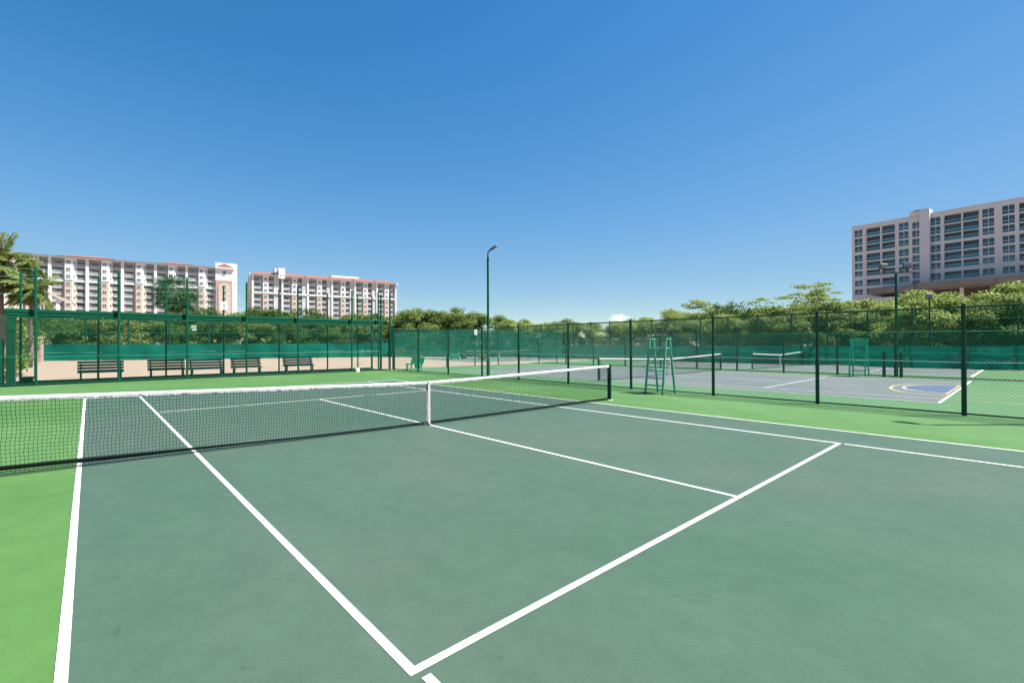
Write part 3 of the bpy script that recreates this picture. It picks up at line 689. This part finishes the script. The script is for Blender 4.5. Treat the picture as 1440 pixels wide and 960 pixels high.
# corner and side
for x, y, kd, sc, lb in [
    (29.8, 52.0, 'olive1', 1.13, 'broad olive tree with a dark hollow beside the taller apartment fence corner'),
    (34.2, 49.0, 'olive2', 1.12, 'olive tree with brownish shade just behind the windscreen corner'),
    (37.6, 44.6, 'olive1', 1.02, 'wide olive tree standing behind the green lamp post'),
    (39.5, 40.2, 'yel2', .85, 'low yellow-green tree sloping down to the open sky gap')]:
    tree('mesquite_tree', kd, lb, x, y, sc)
yy = 36.5; k = 0
while yy > 16:
    tree('mesquite_tree', ('yel1','olive2','olive1','yel2')[k % 4], 'low mesquite tree of the even-topped row beside the small cloud', 39.6+random.uniform(0, 1.2), yy, random.uniform(.70, .78), 'even-topped mesquite row')
    yy -= 3.9; k += 1
yy = 14.5; k = 0
while yy > 3:
    tree('mesquite_tree', ('olive1','yel1','olive2')[k % 3], 'low mesquite tree close behind the tall-post windscreen fence below the acacias', 39.6+random.uniform(0, 1), yy, random.uniform(.66, .74), 'low mesquites below the acacias')
    tree('mesquite_tree', ('yel1','olive1')[k % 2], 'rear yellow-green mesquite tree between the acacias', 45+random.uniform(0, 2), yy+1.5, random.uniform(.82, .92), 'rear mesquites between the acacias')
    yy -= 3.6; k += 1
yy = 1.2; k = 0
while yy > -19:
    tree('mesquite_tree', ('olive2','yel2','olive1')[k % 3], 'lower leafy tree close behind the fence below the tower block', 39.9+random.uniform(0, 1), yy, random.uniform(.70, .80), 'lower trees behind the fence below the tower block')
    tree('mesquite_tree', ('yel1','yel2')[k % 2], 'sunlit yellow-green tree in the rear row below the tower block', 47+random.uniform(0, 2.5), yy+.8, random.uniform(.96, 1.06), 'sunlit trees below the tower block')
    yy -= 3.7; k += 1
tree('acacia_tree', 'acacia', 'tall sparse umbrella acacia with open crown and visible branches', 47.8, 6.6, 1.0, rot=.5)
tree('acacia_tree', 'acacia2', 'smaller feathery acacia with arching crown beside the slim floodlight', 42.6, 14.2, 1.02, rot=2.0)
tree('acacia_tree', 'acacia2', 'feathery pale shrub-like acacia at the edge of the sky gap', 41.0, 18.6, .82, rot=4.0)
tree('twiggy_tree', 'twiggy', 'thin spiky twiggy tree with upright grey branches', 42.5, 11.4, 1.06, rot=1.0)
tree('twiggy_tree', 'twiggy', 'low twiggy tree beside the umbrella acacia', 44.2, 9.2, .98, rot=3.0)

# ------------------------------------------------------------------ palms
def palm(label, x, y, h, lean, nf, fl, lm, wind, seed, r=.16, fan=False, skirt=0):
    rng = np.random.RandomState(seed)
    t = thing('palm_tree', label, 'palm tree', (x, y, -.03))
    n = 9; pts = [(lean[0]*(i/n)**2+.06*math.sin(i*.9), lean[1]*(i/n)**2, h*i/n) for i in range(n+1)]
    MB().tube(pts, [r*(1.25-.5*i/n) for i in range(n+1)], 10).build('trunk', M['palm_bark'], t, smooth=True)
    top = Vector(pts[-1]); wv = Vector((wind[0], wind[1], 0)); V = []; F = []; SV = MB()
    for f in range(nf):
        az = 6.283*f/nf*2.4 + rng.rand(); el = rng.uniform(-.55, 1.25)
        d = Vector((math.cos(az)*math.cos(el), math.sin(az)*math.cos(el), math.sin(el))); d = (d + wv*rng.uniform(.5, 1.0)).normalized()
        p = Vector(top); seg = 9; path = [Vector(p)]; L = fl*rng.uniform(.8, 1.1)
        for k in range(seg):
            d = (d + Vector((0,0,-.11-.05*k/seg)) + wv*.07).normalized(); p = p + d*L/seg; path.append(Vector(p))
        SV.tube(path, [.028*(1-.85*k/seg) for k in range(seg+1)], 4, cap=False)
        if fan:
            # fan blade: long segments radiating from the end of the petiole
            hub = path[4]; dd = (path[5]-path[3]).normalized(); side = dd.cross(Vector((0,0,1))).normalized(); upn = side.cross(dd)
            for q in range(22):
                a = -1.9+3.8*q/21; dl = (dd*math.cos(a)+side*math.sin(a)+upn*.12*rng.randn()+wv*.35).normalized(); ln = L*.52*(.75+.25*math.cos(a))*rng.uniform(.85,1.1)
                e = hub+dl*ln*.6; e2 = hub+dl*ln + Vector((0,0,-.28*ln)) + wv*.15*ln; w = dl.cross(upn).normalized()*.05
                b0 = len(V); V += [hub, e+w, e-w, e2]; F += [(b0, b0+1, b0+3, b0+2)]
        else:
            for k in range(1, seg+1):
                tang = (path[k]-path[k-1]).normalized(); side = tang.cross(Vector((0,0,1))).normalized()
                for j in range(5):
                    o = path[k-1].lerp(path[k], j/5)
                    for s in (-1, 1):
                        ll = fl*.27*math.sin(math.pi*min(1, .12+.86*(k-1+j/5)/seg))*rng.uniform(.8, 1.15)
                        dl = (side*s*.8 + tang*.55 + Vector((0,0,-.35+.15*rng.randn())) + wv*.35).normalized()
                        w = tang*.05; m_ = o+dl*ll*.55; e = o+dl*ll+Vector((0,0,-.22*ll))+wv*.12*ll
                        b0 = len(V); V += [o-w*.4, m_-w, e, m_+w]; F += [(b0, b0+1, b0+2, b0+3)]
    SV.build('frond_stems', lm, t)
    stuff(obj('fronds', np_mesh('fronds', [tuple(v) for v in V], F, lm), t))
    if skirt:
        mb = MB()
        for q in range(skirt):
            a = rng.rand()*6.28; b0 = Vector((top.x+.1*math.cos(a), top.y+.1*math.sin(a), top.z-.1)); e = b0+Vector((.35*math.cos(a), .35*math.sin(a), -.9*rng.uniform(.7,1.3))) + wv*.3
            mb.bar(b0, e, .08, .01)
        mb.build('dead_fronds', M['leaf_dry'], t)
    return t
wl = (-.62, .50)
palm('tall wind-blown palm with dense crown streaming over the canopy end', -10.4, 45.5, 8.6, (-.2, .2), 85, 2.7, M['leaf_palm'], wl, 1, .17, False, 40)
palm('slender curved-trunk palm leaning by the pink wall', -12.3, 42.5, 7.4, (.35, .1), 50, 3.0, M['leaf_palm'], wl, 2, .11, False, 16)
palm('shorter palm beside the tall wind-blown palm in front of the stair', -8.9, 45.0, 6.3, (.2, 0), 60, 2.3, M['leaf_palm'], wl, 3, .12, False, 30)
palm('small-crowned palm showing above the others against the red roof', -9.4, 52.5, 9.2, (.3, 0), 24, 1.8, M['leaf_palm'], wl, 4, .11, False, 10)
palm('large dark fan palm rising in front of the long apartment block', 4.6, 84.0, 10.3, (.1, .1), 80, 4.2, M['leaf_palm_dark'], (-.25, .2), 5, .28, True, 30)
palm('low fan palm growing close below the large dark fan palm', 5.9, 83.2, 8.2, (.3, 0), 60, 3.9, M['leaf_palm_dark'], (-.25, .2), 6, .24, True, 20)

# ------------------------------------------------------------------ shrubs and weeds
def shrub(name, label, x, y, h, R, n, lm, size, seed, group=None, cat='shrub'):
    rng = np.random.RandomState(seed); t = thing(name, label, cat, (x, y, -.03), 0, group)
    mb = MB(); C_ = []
    for k in range(9):
        a = rng.rand()*6.28; e = Vector((R*.7*math.cos(a)*rng.rand(), R*.7*math.sin(a)*rng.rand(), h*rng.uniform(.5, .95)))
        mb.tube([(0,0,0), e*.5+Vector((0,0,.05)), e], [.03,.02,.008], 5, cap=False); C_.append(e)
    mb.build('stems', M['bark'], t)
    V, F = leaves(rng, np.array(C_), np.full(len(C_), R*.45), n, size, .8); V[:,2] = np.maximum(V[:,2], .03)
    obj('foliage', np_mesh('foliage', V, F, lm), t); return t
shrub('garden_shrub', 'yellow-green garden shrub behind the green cabinet', -10.6, 29.5, 1.5, 1.5, 900, M['leaf_flower'], .10, 1)
shrub('garden_shrub', 'yellow-green garden shrub below the palms', -8.7, 31.0, 1.3, 1.4, 800, M['leaf_flower'], .10, 2)
shrub('garden_shrub', 'larger leafy garden shrub behind the first palms', -11.8, 34.5, 2.2, 2.0, 1100, M['leaf_olive'], .12, 3)
shrub('garden_shrub', 'low dry grass tuft shrub on the sand near the plant pot', -8.4, 25.2, .5, .7, 350, M['leaf_dry'], .06, 4)
shrub('garden_shrub', 'small straggly shrub on the sand beside the green bench', 12.0, 20.95, .95, .55, 160, M['leaf_dry'], .09, 5)
shrub('garden_shrub', 'low green shrub on the sand beyond the shade net', 25.0, 29.5, .55, .9, 300, M['leaf_olive'], .08, 6)
shrub('garden_shrub', 'dark leafy shrub behind the palms against the grey wall', -12.4, 63.0, 3.0, 2.6, 1600, M['leaf_olive'], .15, 7)
for i, (x, y) in enumerate([(-14.5, 52.0), (-11.0, 56.5), (-15.5, 60.0)]):
    shrub('garden_shrub', 'large background shrub filling the garden under the pink wing', x, y, 4.0, 3.2, 1800, M['leaf_olive'], .16, 20+i, 'garden shrubs under the pink wing')
rr = random.Random(8)
for i in range(9):
    s_ = 18+i*3.1+rr.uniform(-1, 1); p = Vector((-22, 71.5))+(Vector((29.5, 48.2))-Vector((-22, 71.5))).normalized()*s_+nv*.7
    shrub('tall_weed', 'pale tall weed poking above the top of the long teal fence', p.x, p.y, rr.uniform(2.1, 2.9), .5, 140, M['leaf_yellow'], .10, 40+i, 'weeds above the long teal fence', 'weed')
wr = thing('white_rag', 'white crumpled rag caught on a tall post in front of the thicket', 'rag', (-1.42, 20.18, 2.62))
rng = np.random.RandomState(2); V = []; F = []
for i in range(7):
    for j in range(9):
        V.append((.16*(i/6-.5)*2+.03*rng.randn(), .05*rng.randn(), .24*(j/8-.5)*2*(1-.3*abs(i/6-.5))+.02*rng.randn()))
F = [(i*9+j, i*9+9+j, i*9+10+j, i*9+j+1) for i in range(6) for j in range(8)]
obj('cloth', np_mesh('cloth', V, F, M['white']), wr)
wr.rotation_euler = (0, .5, -.4); wr.scale = (.65, .65, .65)

# ------------------------------------------------------------------ apartment blocks
def frame_box(w, h, d=.12, t=.09):
    mb = MB(); mb.box(0,t,-d,0,0,h); mb.box(w-t,w,-d,0,0,h); mb.box(t,w-t,-d,0,0,t); mb.box(t,w-t,-d,0,h-t,h); mb.box(w/2-t/2,w/2+t/2,-d*.9,0,t,h-t); return mb
win_glass = MB().box(.06,1.34,-.06,.02,.06,1.24).mesh('pane', M['glass'])
win_frame = frame_box(1.4, 1.3).mesh('window', M['frame_white'])
sm_glass = MB().box(0,.62,-.05,.02,0,.8).mesh('window', M['glass'])
door_glass = MB().box(0,2.2,-.05,.02,0,2.15).mesh('balcony_door', M['glass'])
def balcony_meshes(w, d):
    sl = MB().box(0, w, -d, 0, -.28, 0).mesh('balcony', M['b_white'])
    rl = MB(); rl.box(0, w, -d, -d+.08, .95, 1.05); rl.box(0, w, -d, -d+.06, .06, .14)
    nb = int(w/.22)
    for i in range(nb+1): rl.box(i*w/nb-.035, i*w/nb+.035, -d+.005, -d+.055, .14, .95)
    return sl, rl.mesh('railing', M['rail_white'])
def add_window(par, x, y, z):
    o = obj('window', win_frame, par, (x, y, z)); obj('pane', win_glass, o)
FL = 3.05
def hip_roof(mb, x0, x1, y0, y1, z, h, ins):
    ym = (y0+y1)/2
    mb.add([(x0,y0,z),(x1,y0,z),(x1,y1,z),(x0,y1,z),(x0+ins,ym,z+h),(x1-ins,ym,z+h)], [(0,1,5,4),(1,2,5),(2,3,4,5),(3,0,4),(3,2,1,0)])

# block one: long white and peach block with corner tower
b1 = thing('apartment_block', 'long white and peach apartment block with red hip roof and arched corner tower', 'apartment block', (-18.14, 276.57, 0), rad(-9.2))
U = 12.2; X0 = -2*U; X1 = 60.7; ZB = 30.3; ZE = 40.2
MB().box(X0, X1, 2.2, 17, 0, ZB).build('lower_wall', M['b_lilac'], b1)
MB().box(X0, X1, 2.21, 17, ZB, ZE).build('upper_wall', M['b_lilac'], b1)
MB().box(X0, X1+.05, -.5, 2.19, ZB-.45, ZB+.35).build('belt_course', M['b_white'], b1)
MB().box(X0-1, X1+.02, -1.5, 18, ZE, ZE+.55).build('eave', M['b_white'], b1)
rf = MB(); hip_roof(rf, X0-1.2, X1-.1, -1.9, 18.4, ZE+.56, 1.3, 9)
rf.build('roof', M['tile'], b1)
for a, b_ in ((2.5, 22.0), (38.5, 52.0)):
    m_ = MB(); hip_roof(m_, a, b_, -1.95, 10, ZE+.7, 1.5, 4.5); m_.build('raised_roof', M['tile'], b1)
b1s, b1r = balcony_meshes(3.7, 2.0)
for u in range(-2, 5):
    x = u*U
    MB().box(x-.45, x+.55, -.75, 2.18, 0, ZE-.02).build('pillar', M['b_white'], b1)
    # projecting window bay with chamfered corner
    bx0, bx1 = x+4.9, x+8.2
    for z0, z1, mm, pr in ((0, ZB-.5, 'b_tan', -.9), (ZB+.38, ZE-.02, 'b_white', -.9)):
        m_ = MB(); pl = [(bx0, pr), (bx1-.8, pr), (bx1+.5, pr+1.3), (bx1+.5, 2.15), (bx0, 2.15)]
        m_.add([(a, b_, z0) for a, b_ in pl]+[(a, b_, z1) for a, b_ in pl], [(4,3,2,1,0),(5,6,7,8,9)]+[(i,(i+1)%5,5+(i+1)%5,5+i) for i in range(5)])
        m_.build('window_bay', M[mm], b1)
    MB().box(bx0-.9, bx0-.05, -.1, 2.15, 0, ZB-.46).build('bay_side', M['b_pink'], b1)
    for f in range(9):
        zf = ZE-.35-(f+1)*FL
        if f >= 3: zf -= .3
        for bxs in (x+.6, x+U-4.2):
            o = obj('balcony', b1s, b1, (bxs, 1.95, zf)); obj('railing', b1r, o)
            obj('balcony_door', door_glass, b1, (bxs+.7, 2.17, zf+.05))
        add_window(b1, bx0+.5, -.92, zf+.95)
        s = obj('side_window', sm_glass, b1, (bx1-.35, -.50, zf+1.2)); s.rotation_euler = (0, 0, rad(45))
# tower
MB().box(60.75, 70.2, -1.2, 12, 0, 43.2).build('tower', M['b_white'], b1)
MB().box(60.9, 68.0, -1.5, -1.21, 0, 34.4).build('pink_panel', M['b_pink'], b1)
ap = MB(); n = 14; cxa, zr = 64.6, 30.4
pts = [(cxa-2.6, 0), (cxa+2.6, 0)] + [(cxa+2.6*math.cos(math.pi*i/n), zr+2.6*math.sin(math.pi*i/n)) for i in range(n+1)]
ap.add([(a,-1.75,z) for a,z in pts]+[(a,-1.51,z) for a,z in pts], [tuple(range(len(pts)))]+[(i,(i+1)%len(pts),len(pts)+(i+1)%len(pts),len(pts)+i) for i in range(len(pts))])
ap.build('arched_panel', M['b_tan'], b1)
for f in range(6): add_window(b1, 63.9, -1.78, 30.6-f*FL)
m_ = MB(); m_.tube([(64.6,-1.25,38.3),(64.6,-1.45,38.3)], 1.05, 20); m_.build('round_window_surround', M['frame_white'], b1)
m_ = MB(); m_.tube([(64.6,-1.44,38.3),(64.6,-1.5,38.3)], .8, 20); m_.build('round_window', M['glass'], b1)
MB().box(60.6, 69.0, -2.1, -1.22, 40.3, 40.85).build('tower_eave', M['b_white'], b1)
m_ = MB(); m_.add([(60.7,-2.1,40.86),(68.9,-2.1,40.86),(68.9,-1.22,40.86),(60.7,-1.22,40.86),(64.7,-1.22,43.0)], [(0,1,4),(1,2,4),(3,0,4),(3,2,1,0)]); m_.build('tower_roof', M['tile'], b1)

# block two
b2 = thing('apartment_block', 'separate stepped apartment block with red tile roof and tan end wall', 'apartment block', (58.24, 266.85, 0), rad(-8.86))
U2 = 12.95; L2 = 78.4; ZE2 = 38.6; ZB2 = 29.4
MB().box(0, L2, 2.2, 16, 0, ZE2).build('wall', M['b_lilac'], b2)
MB().box(-.6, 0, -.2, 16, 0, ZE2).build('end_wall', M['b_sidetan'], b2)
ew = MB(); ew.add([(-.62,-.2,ZE2),(-.62,16,ZE2),(-.62,8,ZE2+2.2),(-.02,-.2,ZE2),(-.02,16,ZE2),(-.02,8,ZE2+2.2)], [(0,2,1),(3,4,5),(0,3,5,2),(1,2,5,4),(0,1,4,3)]); ew.build('end_gable', M['b_sidetan'], b2)
for z in range(4): obj('window', sm_glass, b2, (-.68, 8, 17+z*6)).rotation_euler = (0, 0, rad(-90))
MB().box(0, L2+.3, -.9, 2.19, ZB2-.35, ZB2+.3).build('belt_course', M['b_white'], b2)
MB().box(-.7, L2+1, -1.7, 17, ZE2+.01, ZE2+.5).build('eave', M['b_white'], b2)
b2s, b2r = balcony_meshes(3.6, 2.0)
for u in range(6):
    x = u*U2 + (1.2 if u else 0); last = u == 5; w2 = U2 if not last else L2-x
    m_ = MB(); hip_roof(m_, x-.6, x+w2-.3, -2.0, 17, ZE2+.52, 2.5, 3.2 if u in (0, 5) else .6); m_.build('roof', M['tile'], b2)
    if u: MB().box(x-.75, x-.5, -2.05, 8, ZE2+.5, ZE2+1.5).build('roof_ridge', M['b_tan'], b2)
    MB().box(x, x+.9, -.9, 2.18, 0, ZE2).build('pillar', M['b_white'], b2)
    if not last: MB().box(x+w2-2.5, x+w2-.02, -.4, 2.18, 0, ZE2-.01).build('side_fin', M['b_lilac'], b2)  # fin coloured grey for the shade on its left-facing side
    else: MB().box(L2-.7, L2, -.9, 2.18, 0, ZE2).build('pillar', M['b_white'], b2)
    MB().box(x+5.2, x+7.9, -.7, 2.17, 0, ZB2-.36).build('window_bay', M['b_tan'], b2)
    MB().box(x+5.2, x+7.9, -.7, 2.17, ZB2+.31, ZE2-.02).build('window_bay', M['b_white'], b2)
    for f in range(9):
        zf = ZE2-.3-(f+1)*FL - (.25 if f >= 3 else 0)
        o = obj('balcony', b2s, b2, (x+.95, 1.95, zf)); obj('railing', b2r, o); obj('balcony_door', door_glass, b2, (x+1.6, 2.17, zf+.05))
        wv_ = min(2.4, w2-8.7)
        o = obj('balcony', b2s, b2, (x+7.95, 1.9, zf)); o.scale = (wv_/3.6, 1, 1); obj('railing', b2r, o); obj('balcony_door', door_glass, b2, (x+8.05, 2.16, zf+.05))
        add_window(b2, x+5.8, -.72, zf+.95)
MB().box(12.6, 15.8, -1.9, 6, ZE2-1.0, 43.2).build('rooftop_block', M['b_white'], b2)
MB().box(10.6, 12.0, -1.2, 4, ZE2+2.0, 43.0).build('rooftop_block', M['b_lilac'], b2)
MB().box(42, 58, 8, 11, ZE2+2.4, ZE2+4.1).build('rooftop_parapet', M['b_white'], b2)

# pink wing at the edge with the sloping stair
b4 = thing('pink_wing_building', 'pink stuccoed building wing beside the palms', 'building', (-46.0, 176.0, 0), rad(-6))
MB().box(-6, 20.6, 0, 14, 0, 32.5).build('wall', M['b_pink'], b4)
MB().box(20.6, 24.0, .5, 14, 0, 28).build('side_wall', M['b_tan'], b4)
for f in range(6): obj('window', sm_glass, b4, (22.2, .48, 20.5-f*3.0))
MB().box(-6.5, 21.2, -.8, 14.5, 32.5, 33.1).build('eave', M['b_white'], b4)
m_ = MB(); hip_roof(m_, -6.8, 21.5, -1, 14.8, 33.1, 2.2, 5); m_.build('roof', M['tile'], b4)
st = thing('outside_stair', 'pale sloping stair flight with columns between the palms', 'stair', (-19.6, 140, 0), rad(-6))
MB().bar((0, 0, 17.4), (11.5, 0, 11.4), 1.2, .55).build('sloping_beam', M['b_tan'], st)
for x, h in ((.3, 17.0), (3.0, 15.6), (6.4, 13.9), (9.0, 12.5)): MB().box(x-.3, x+.3, -.25, .25, 0, h).build('column', M['b_white'], st)
MB().box(0, 11, .8, 4, 0, 9.5).build('wall', M['b_white'], st)
gp = thing('gate_pillar', 'pinkish brown masonry pillar at the end of the long teal fence below the palms', 'pillar', (-9.4, 60.5, -.03), -.2)
MB().bbox(-.4, .4, -.4, .4, 0, 2.5, .03).build('shaft', M['b_pink'], gp); MB().bbox(-.48, .48, -.48, .48, 2.5, 2.65, .03).build('cap', M['b_tan'], gp)
tag(MB().bbox(-25, 25, 0, .4, -.1, 2.3, .05).build('garden_wall', M['concrete'], None, (-29, 73, 0)), 'low grey garden wall behind the palms', 'wall')

# tower block on the right
b3 = thing('tower_block', 'large pale concrete hotel tower with teal glass balconies', 'tower block', (212.59, 37.05, 0), rad(-96.3))
rows = [(41.9, 44.4), (38.8, 41.2), (36.2, 38.2), (32.6, 34.9), (29.6, 31.8), (26.9, 28.7), (23.2, 25.2), (19.9, 21.8)]
cols = [(0.9, 3.4, 'w'), (4.6, 8.9, 'b'), (9.4, 13.3, 'b'), (14.4, 17.2, 'w'), (18.2, 20.5, 's'), (23.2, 25.7, 'w'), (26.6, 30.9, 'b'), (31.3, 35.1, 'b'), (35.9, 38.6, 'w'), (40.4, 43.1, 'w'), (44.0, 48.3, 'b'), (48.7, 53.0, 'b'), (54.0, 56.6, 'w')]
XR = 60.0; ZT = 46.0
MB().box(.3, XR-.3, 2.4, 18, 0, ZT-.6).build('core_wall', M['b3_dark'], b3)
piers = []; cur = 0.0
for a, b_, k in cols: piers.append((cur, a)); cur = b_
piers.append((cur, XR))
for i, (a, b_) in enumerate(piers):
    if 22.0 < (a+b_)/2 < 22.5 or abs(a-20.5) < .01: continue
    MB().box(a, b_, 0, 2.39, 12, ZT).build('pier', M['b3_wall'], b3)
MB().box(20.5, 23.2, -1.6, 2.39, 14, 47.6).build('stair_shaft', M['b3_shaft'], b3)
MB().box(17.7, 20.5, -1.0, 6, ZT+.01, 47.5).build('shaft_top', M['b3_wall'], b3)
MB().box(18.6, 22.8, -.8, 4, 47.61, 47.9).build('shaft_cap', M['slab'], b3)
def wframe(w, h):
    t = .11; mb = MB(); mb.box(0,w,-.06,0,h*.36,h*.36+.10); mb.box(w/2-.05,w/2+.05,-.07,0,0,h); mb.box(0,w,-.06,0,0,t*.7); return mb.mesh('window_frame', M['frame_white'])
cache = {}
for ci, (a, b_, k) in enumerate(cols):
    zs_prev = ZT; rws = rows if k != 's' else [(43.9-2.92*i-2.2, 43.9-2.92*i) for i in range(8)]
    for ri, (z0, z1) in enumerate(rws):
        if k == 'b': z0 -= .22; z1 += .14
        elif k == 'w': z0 -= .06; z1 += .06
        MB().box(a, b_, 0.004, 2.39, z1, zs_prev).build('spandrel', M['b3_wall'], b3); zs_prev = z0
        w = b_-a; key = (k == 'b', round(w, 1), round(z1-z0, 1))
        if k != 'b':
            if key not in cache:
                cache[key] = (MB().box(0, w, 0, .05, 0, z1-z0).mesh('window', M['glass_teal']), wframe(w, z1-z0))
            o = obj('window', cache[key][0], b3, (a, .30, z0)); obj('window_frame', cache[key][1], o)
        else:
            if key not in cache:
                d = MB().box(0, w, 0, .05, 0, z1-z0-.02)
                ml = MB()
                for q in range(1, 5): ml.box(w*q/5-.03, w*q/5+.03, -.05, -.001, 0, z1-z0-.02)
                cache[key] = (d.mesh('balcony_door', M['glass_teal']), ml.mesh('door_mullions', M['slab']), MB().box(0, w, 0, .06, 0, .95).mesh('balustrade', M['glass_rail']),
                              MB().box(0, w, -.03, .09, .95, 1.02).mesh('handrail', M['frame_white']))
            c_ = cache[key]; o = obj('balcony_door', c_[0], b3, (a, 1.75, z0)); obj('door_mullions', c_[1], o)
            o = obj('balustrade', c_[2], b3, (a, .10, z0+.02)); obj('handrail', c_[3], o)
    MB().box(a, b_, 0.004, 2.39, 12, zs_prev).build('spandrel', M['b3_wall'], b3)
MB().box(.1, XR, -.03, 2.42, ZT+.02, ZT+.25).build('parapet', M['b3_wall'], b3)
MB().box(8.0, 62, -9.0, -.02, 18.9, 20.9).build('podium_slab', M['slab'], b3)
MB().box(22.0, 62, -10.5, -9.01, 19.4, 21.4).build('podium_fascia', M['slab'], b3)
for x in (23.5, 32.0, 41.0, 50, 58): MB().box(x, x+.9, -8.8, -7.9, 8, 18.9).build('column', M['b3_wall'], b3)
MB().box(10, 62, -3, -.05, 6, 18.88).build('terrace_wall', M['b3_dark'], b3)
MB().box(9.0, 15.5, -8.6, -3.1, 6, 17.6).build('terrace_block', M['b3_shaft'], b3)
MB().box(18.6, 20.9, -8.9, -6, 8, 18.2).build('terrace_kiosk', M['white'], b3)
obj('window', sm_glass, b3, (19.4, -8.95, 16.4))
pu = thing('patio_umbrella', 'cream patio umbrella on the terrace below the tower block', 'umbrella', (200.6, 20.0, 0))
MB().tube([(0,0,10),(0,0,17.7)], .06, 8).build('pole', M['white'], pu)
m_ = MB(); n = 12; m_.add([(2.4*math.cos(6.283*i/n), 2.4*math.sin(6.283*i/n), 16.7) for i in range(n)]+[(0,0,17.8)], [(i,(i+1)%n,n) for i in range(n)]); m_.build('canopy', M['white'], pu)

# ------------------------------------------------------------------ small cumulus puff on the skyline
cm = bpy.data.materials.new('cloud_vapour'); cm.use_nodes = True; cn = cm.node_tree; cn.nodes.clear()
pv = cn.nodes.new('ShaderNodeVolumePrincipled'); pv.inputs['Color'].default_value = (1, 1, 1, 1); pv.inputs['Anisotropy'].default_value = 0.1
mo = cn.nodes.new('ShaderNodeOutputMaterial'); cn.links.new(pv.outputs[0], mo.inputs['Volume'])
tcn = cn.nodes.new('ShaderNodeTexCoord'); ln_ = cn.nodes.new('ShaderNodeVectorMath'); ln_.operation = 'LENGTH'
nz_ = cn.nodes.new('ShaderNodeTexNoise'); nz_.inputs['Scale'].default_value = 2.2; nz_.inputs['Detail'].default_value = 4
cn.links.new(tcn.outputs['Object'], nz_.inputs['Vector']); cn.links.new(tcn.outputs['Object'], ln_.inputs[0])
sb = cn.nodes.new('ShaderNodeMath'); sb.operation = 'SUBTRACT'; ad = cn.nodes.new('ShaderNodeMath'); ad.operation = 'MULTIPLY_ADD'
cn.links.new(nz_.outputs['Fac'], ad.inputs[0]); ad.inputs[1].default_value = 1.3; ad.inputs[2].default_value = 0.15
cn.links.new(ad.outputs[0], sb.inputs[0]); cn.links.new(ln_.outputs['Value'], sb.inputs[1])
mr_ = cn.nodes.new('ShaderNodeMapRange'); cn.links.new(sb.outputs[0], mr_.inputs['Value']); mr_.inputs['From Max'].default_value = 0.5; mr_.inputs['To Max'].default_value = 0.022
cn.links.new(mr_.outputs[0], pv.inputs['Density'])
cl = MB(); n, m2 = 24, 14; vs = []
for i in range(m2+1):
    for j in range(n):
        th = math.pi*i/m2; a = 6.283185*j/n; vs.append((math.sin(th)*math.cos(a), math.sin(th)*math.sin(a), math.cos(th)))
cl.add(vs, [((i+1)*n+j, (i+1)*n+(j+1)%n, i*n+(j+1)%n, i*n+j) for i in range(m2) for j in range(n)])
co = tag(cl.build('cloud', cm, None, (1086, 757, 70)), 'small white cumulus puff low on the skyline', 'cloud')
co.scale = (38, 24, 22); co.rotation_euler = (0, 0, -YAW)
S.cycles.volume_bounces = 3
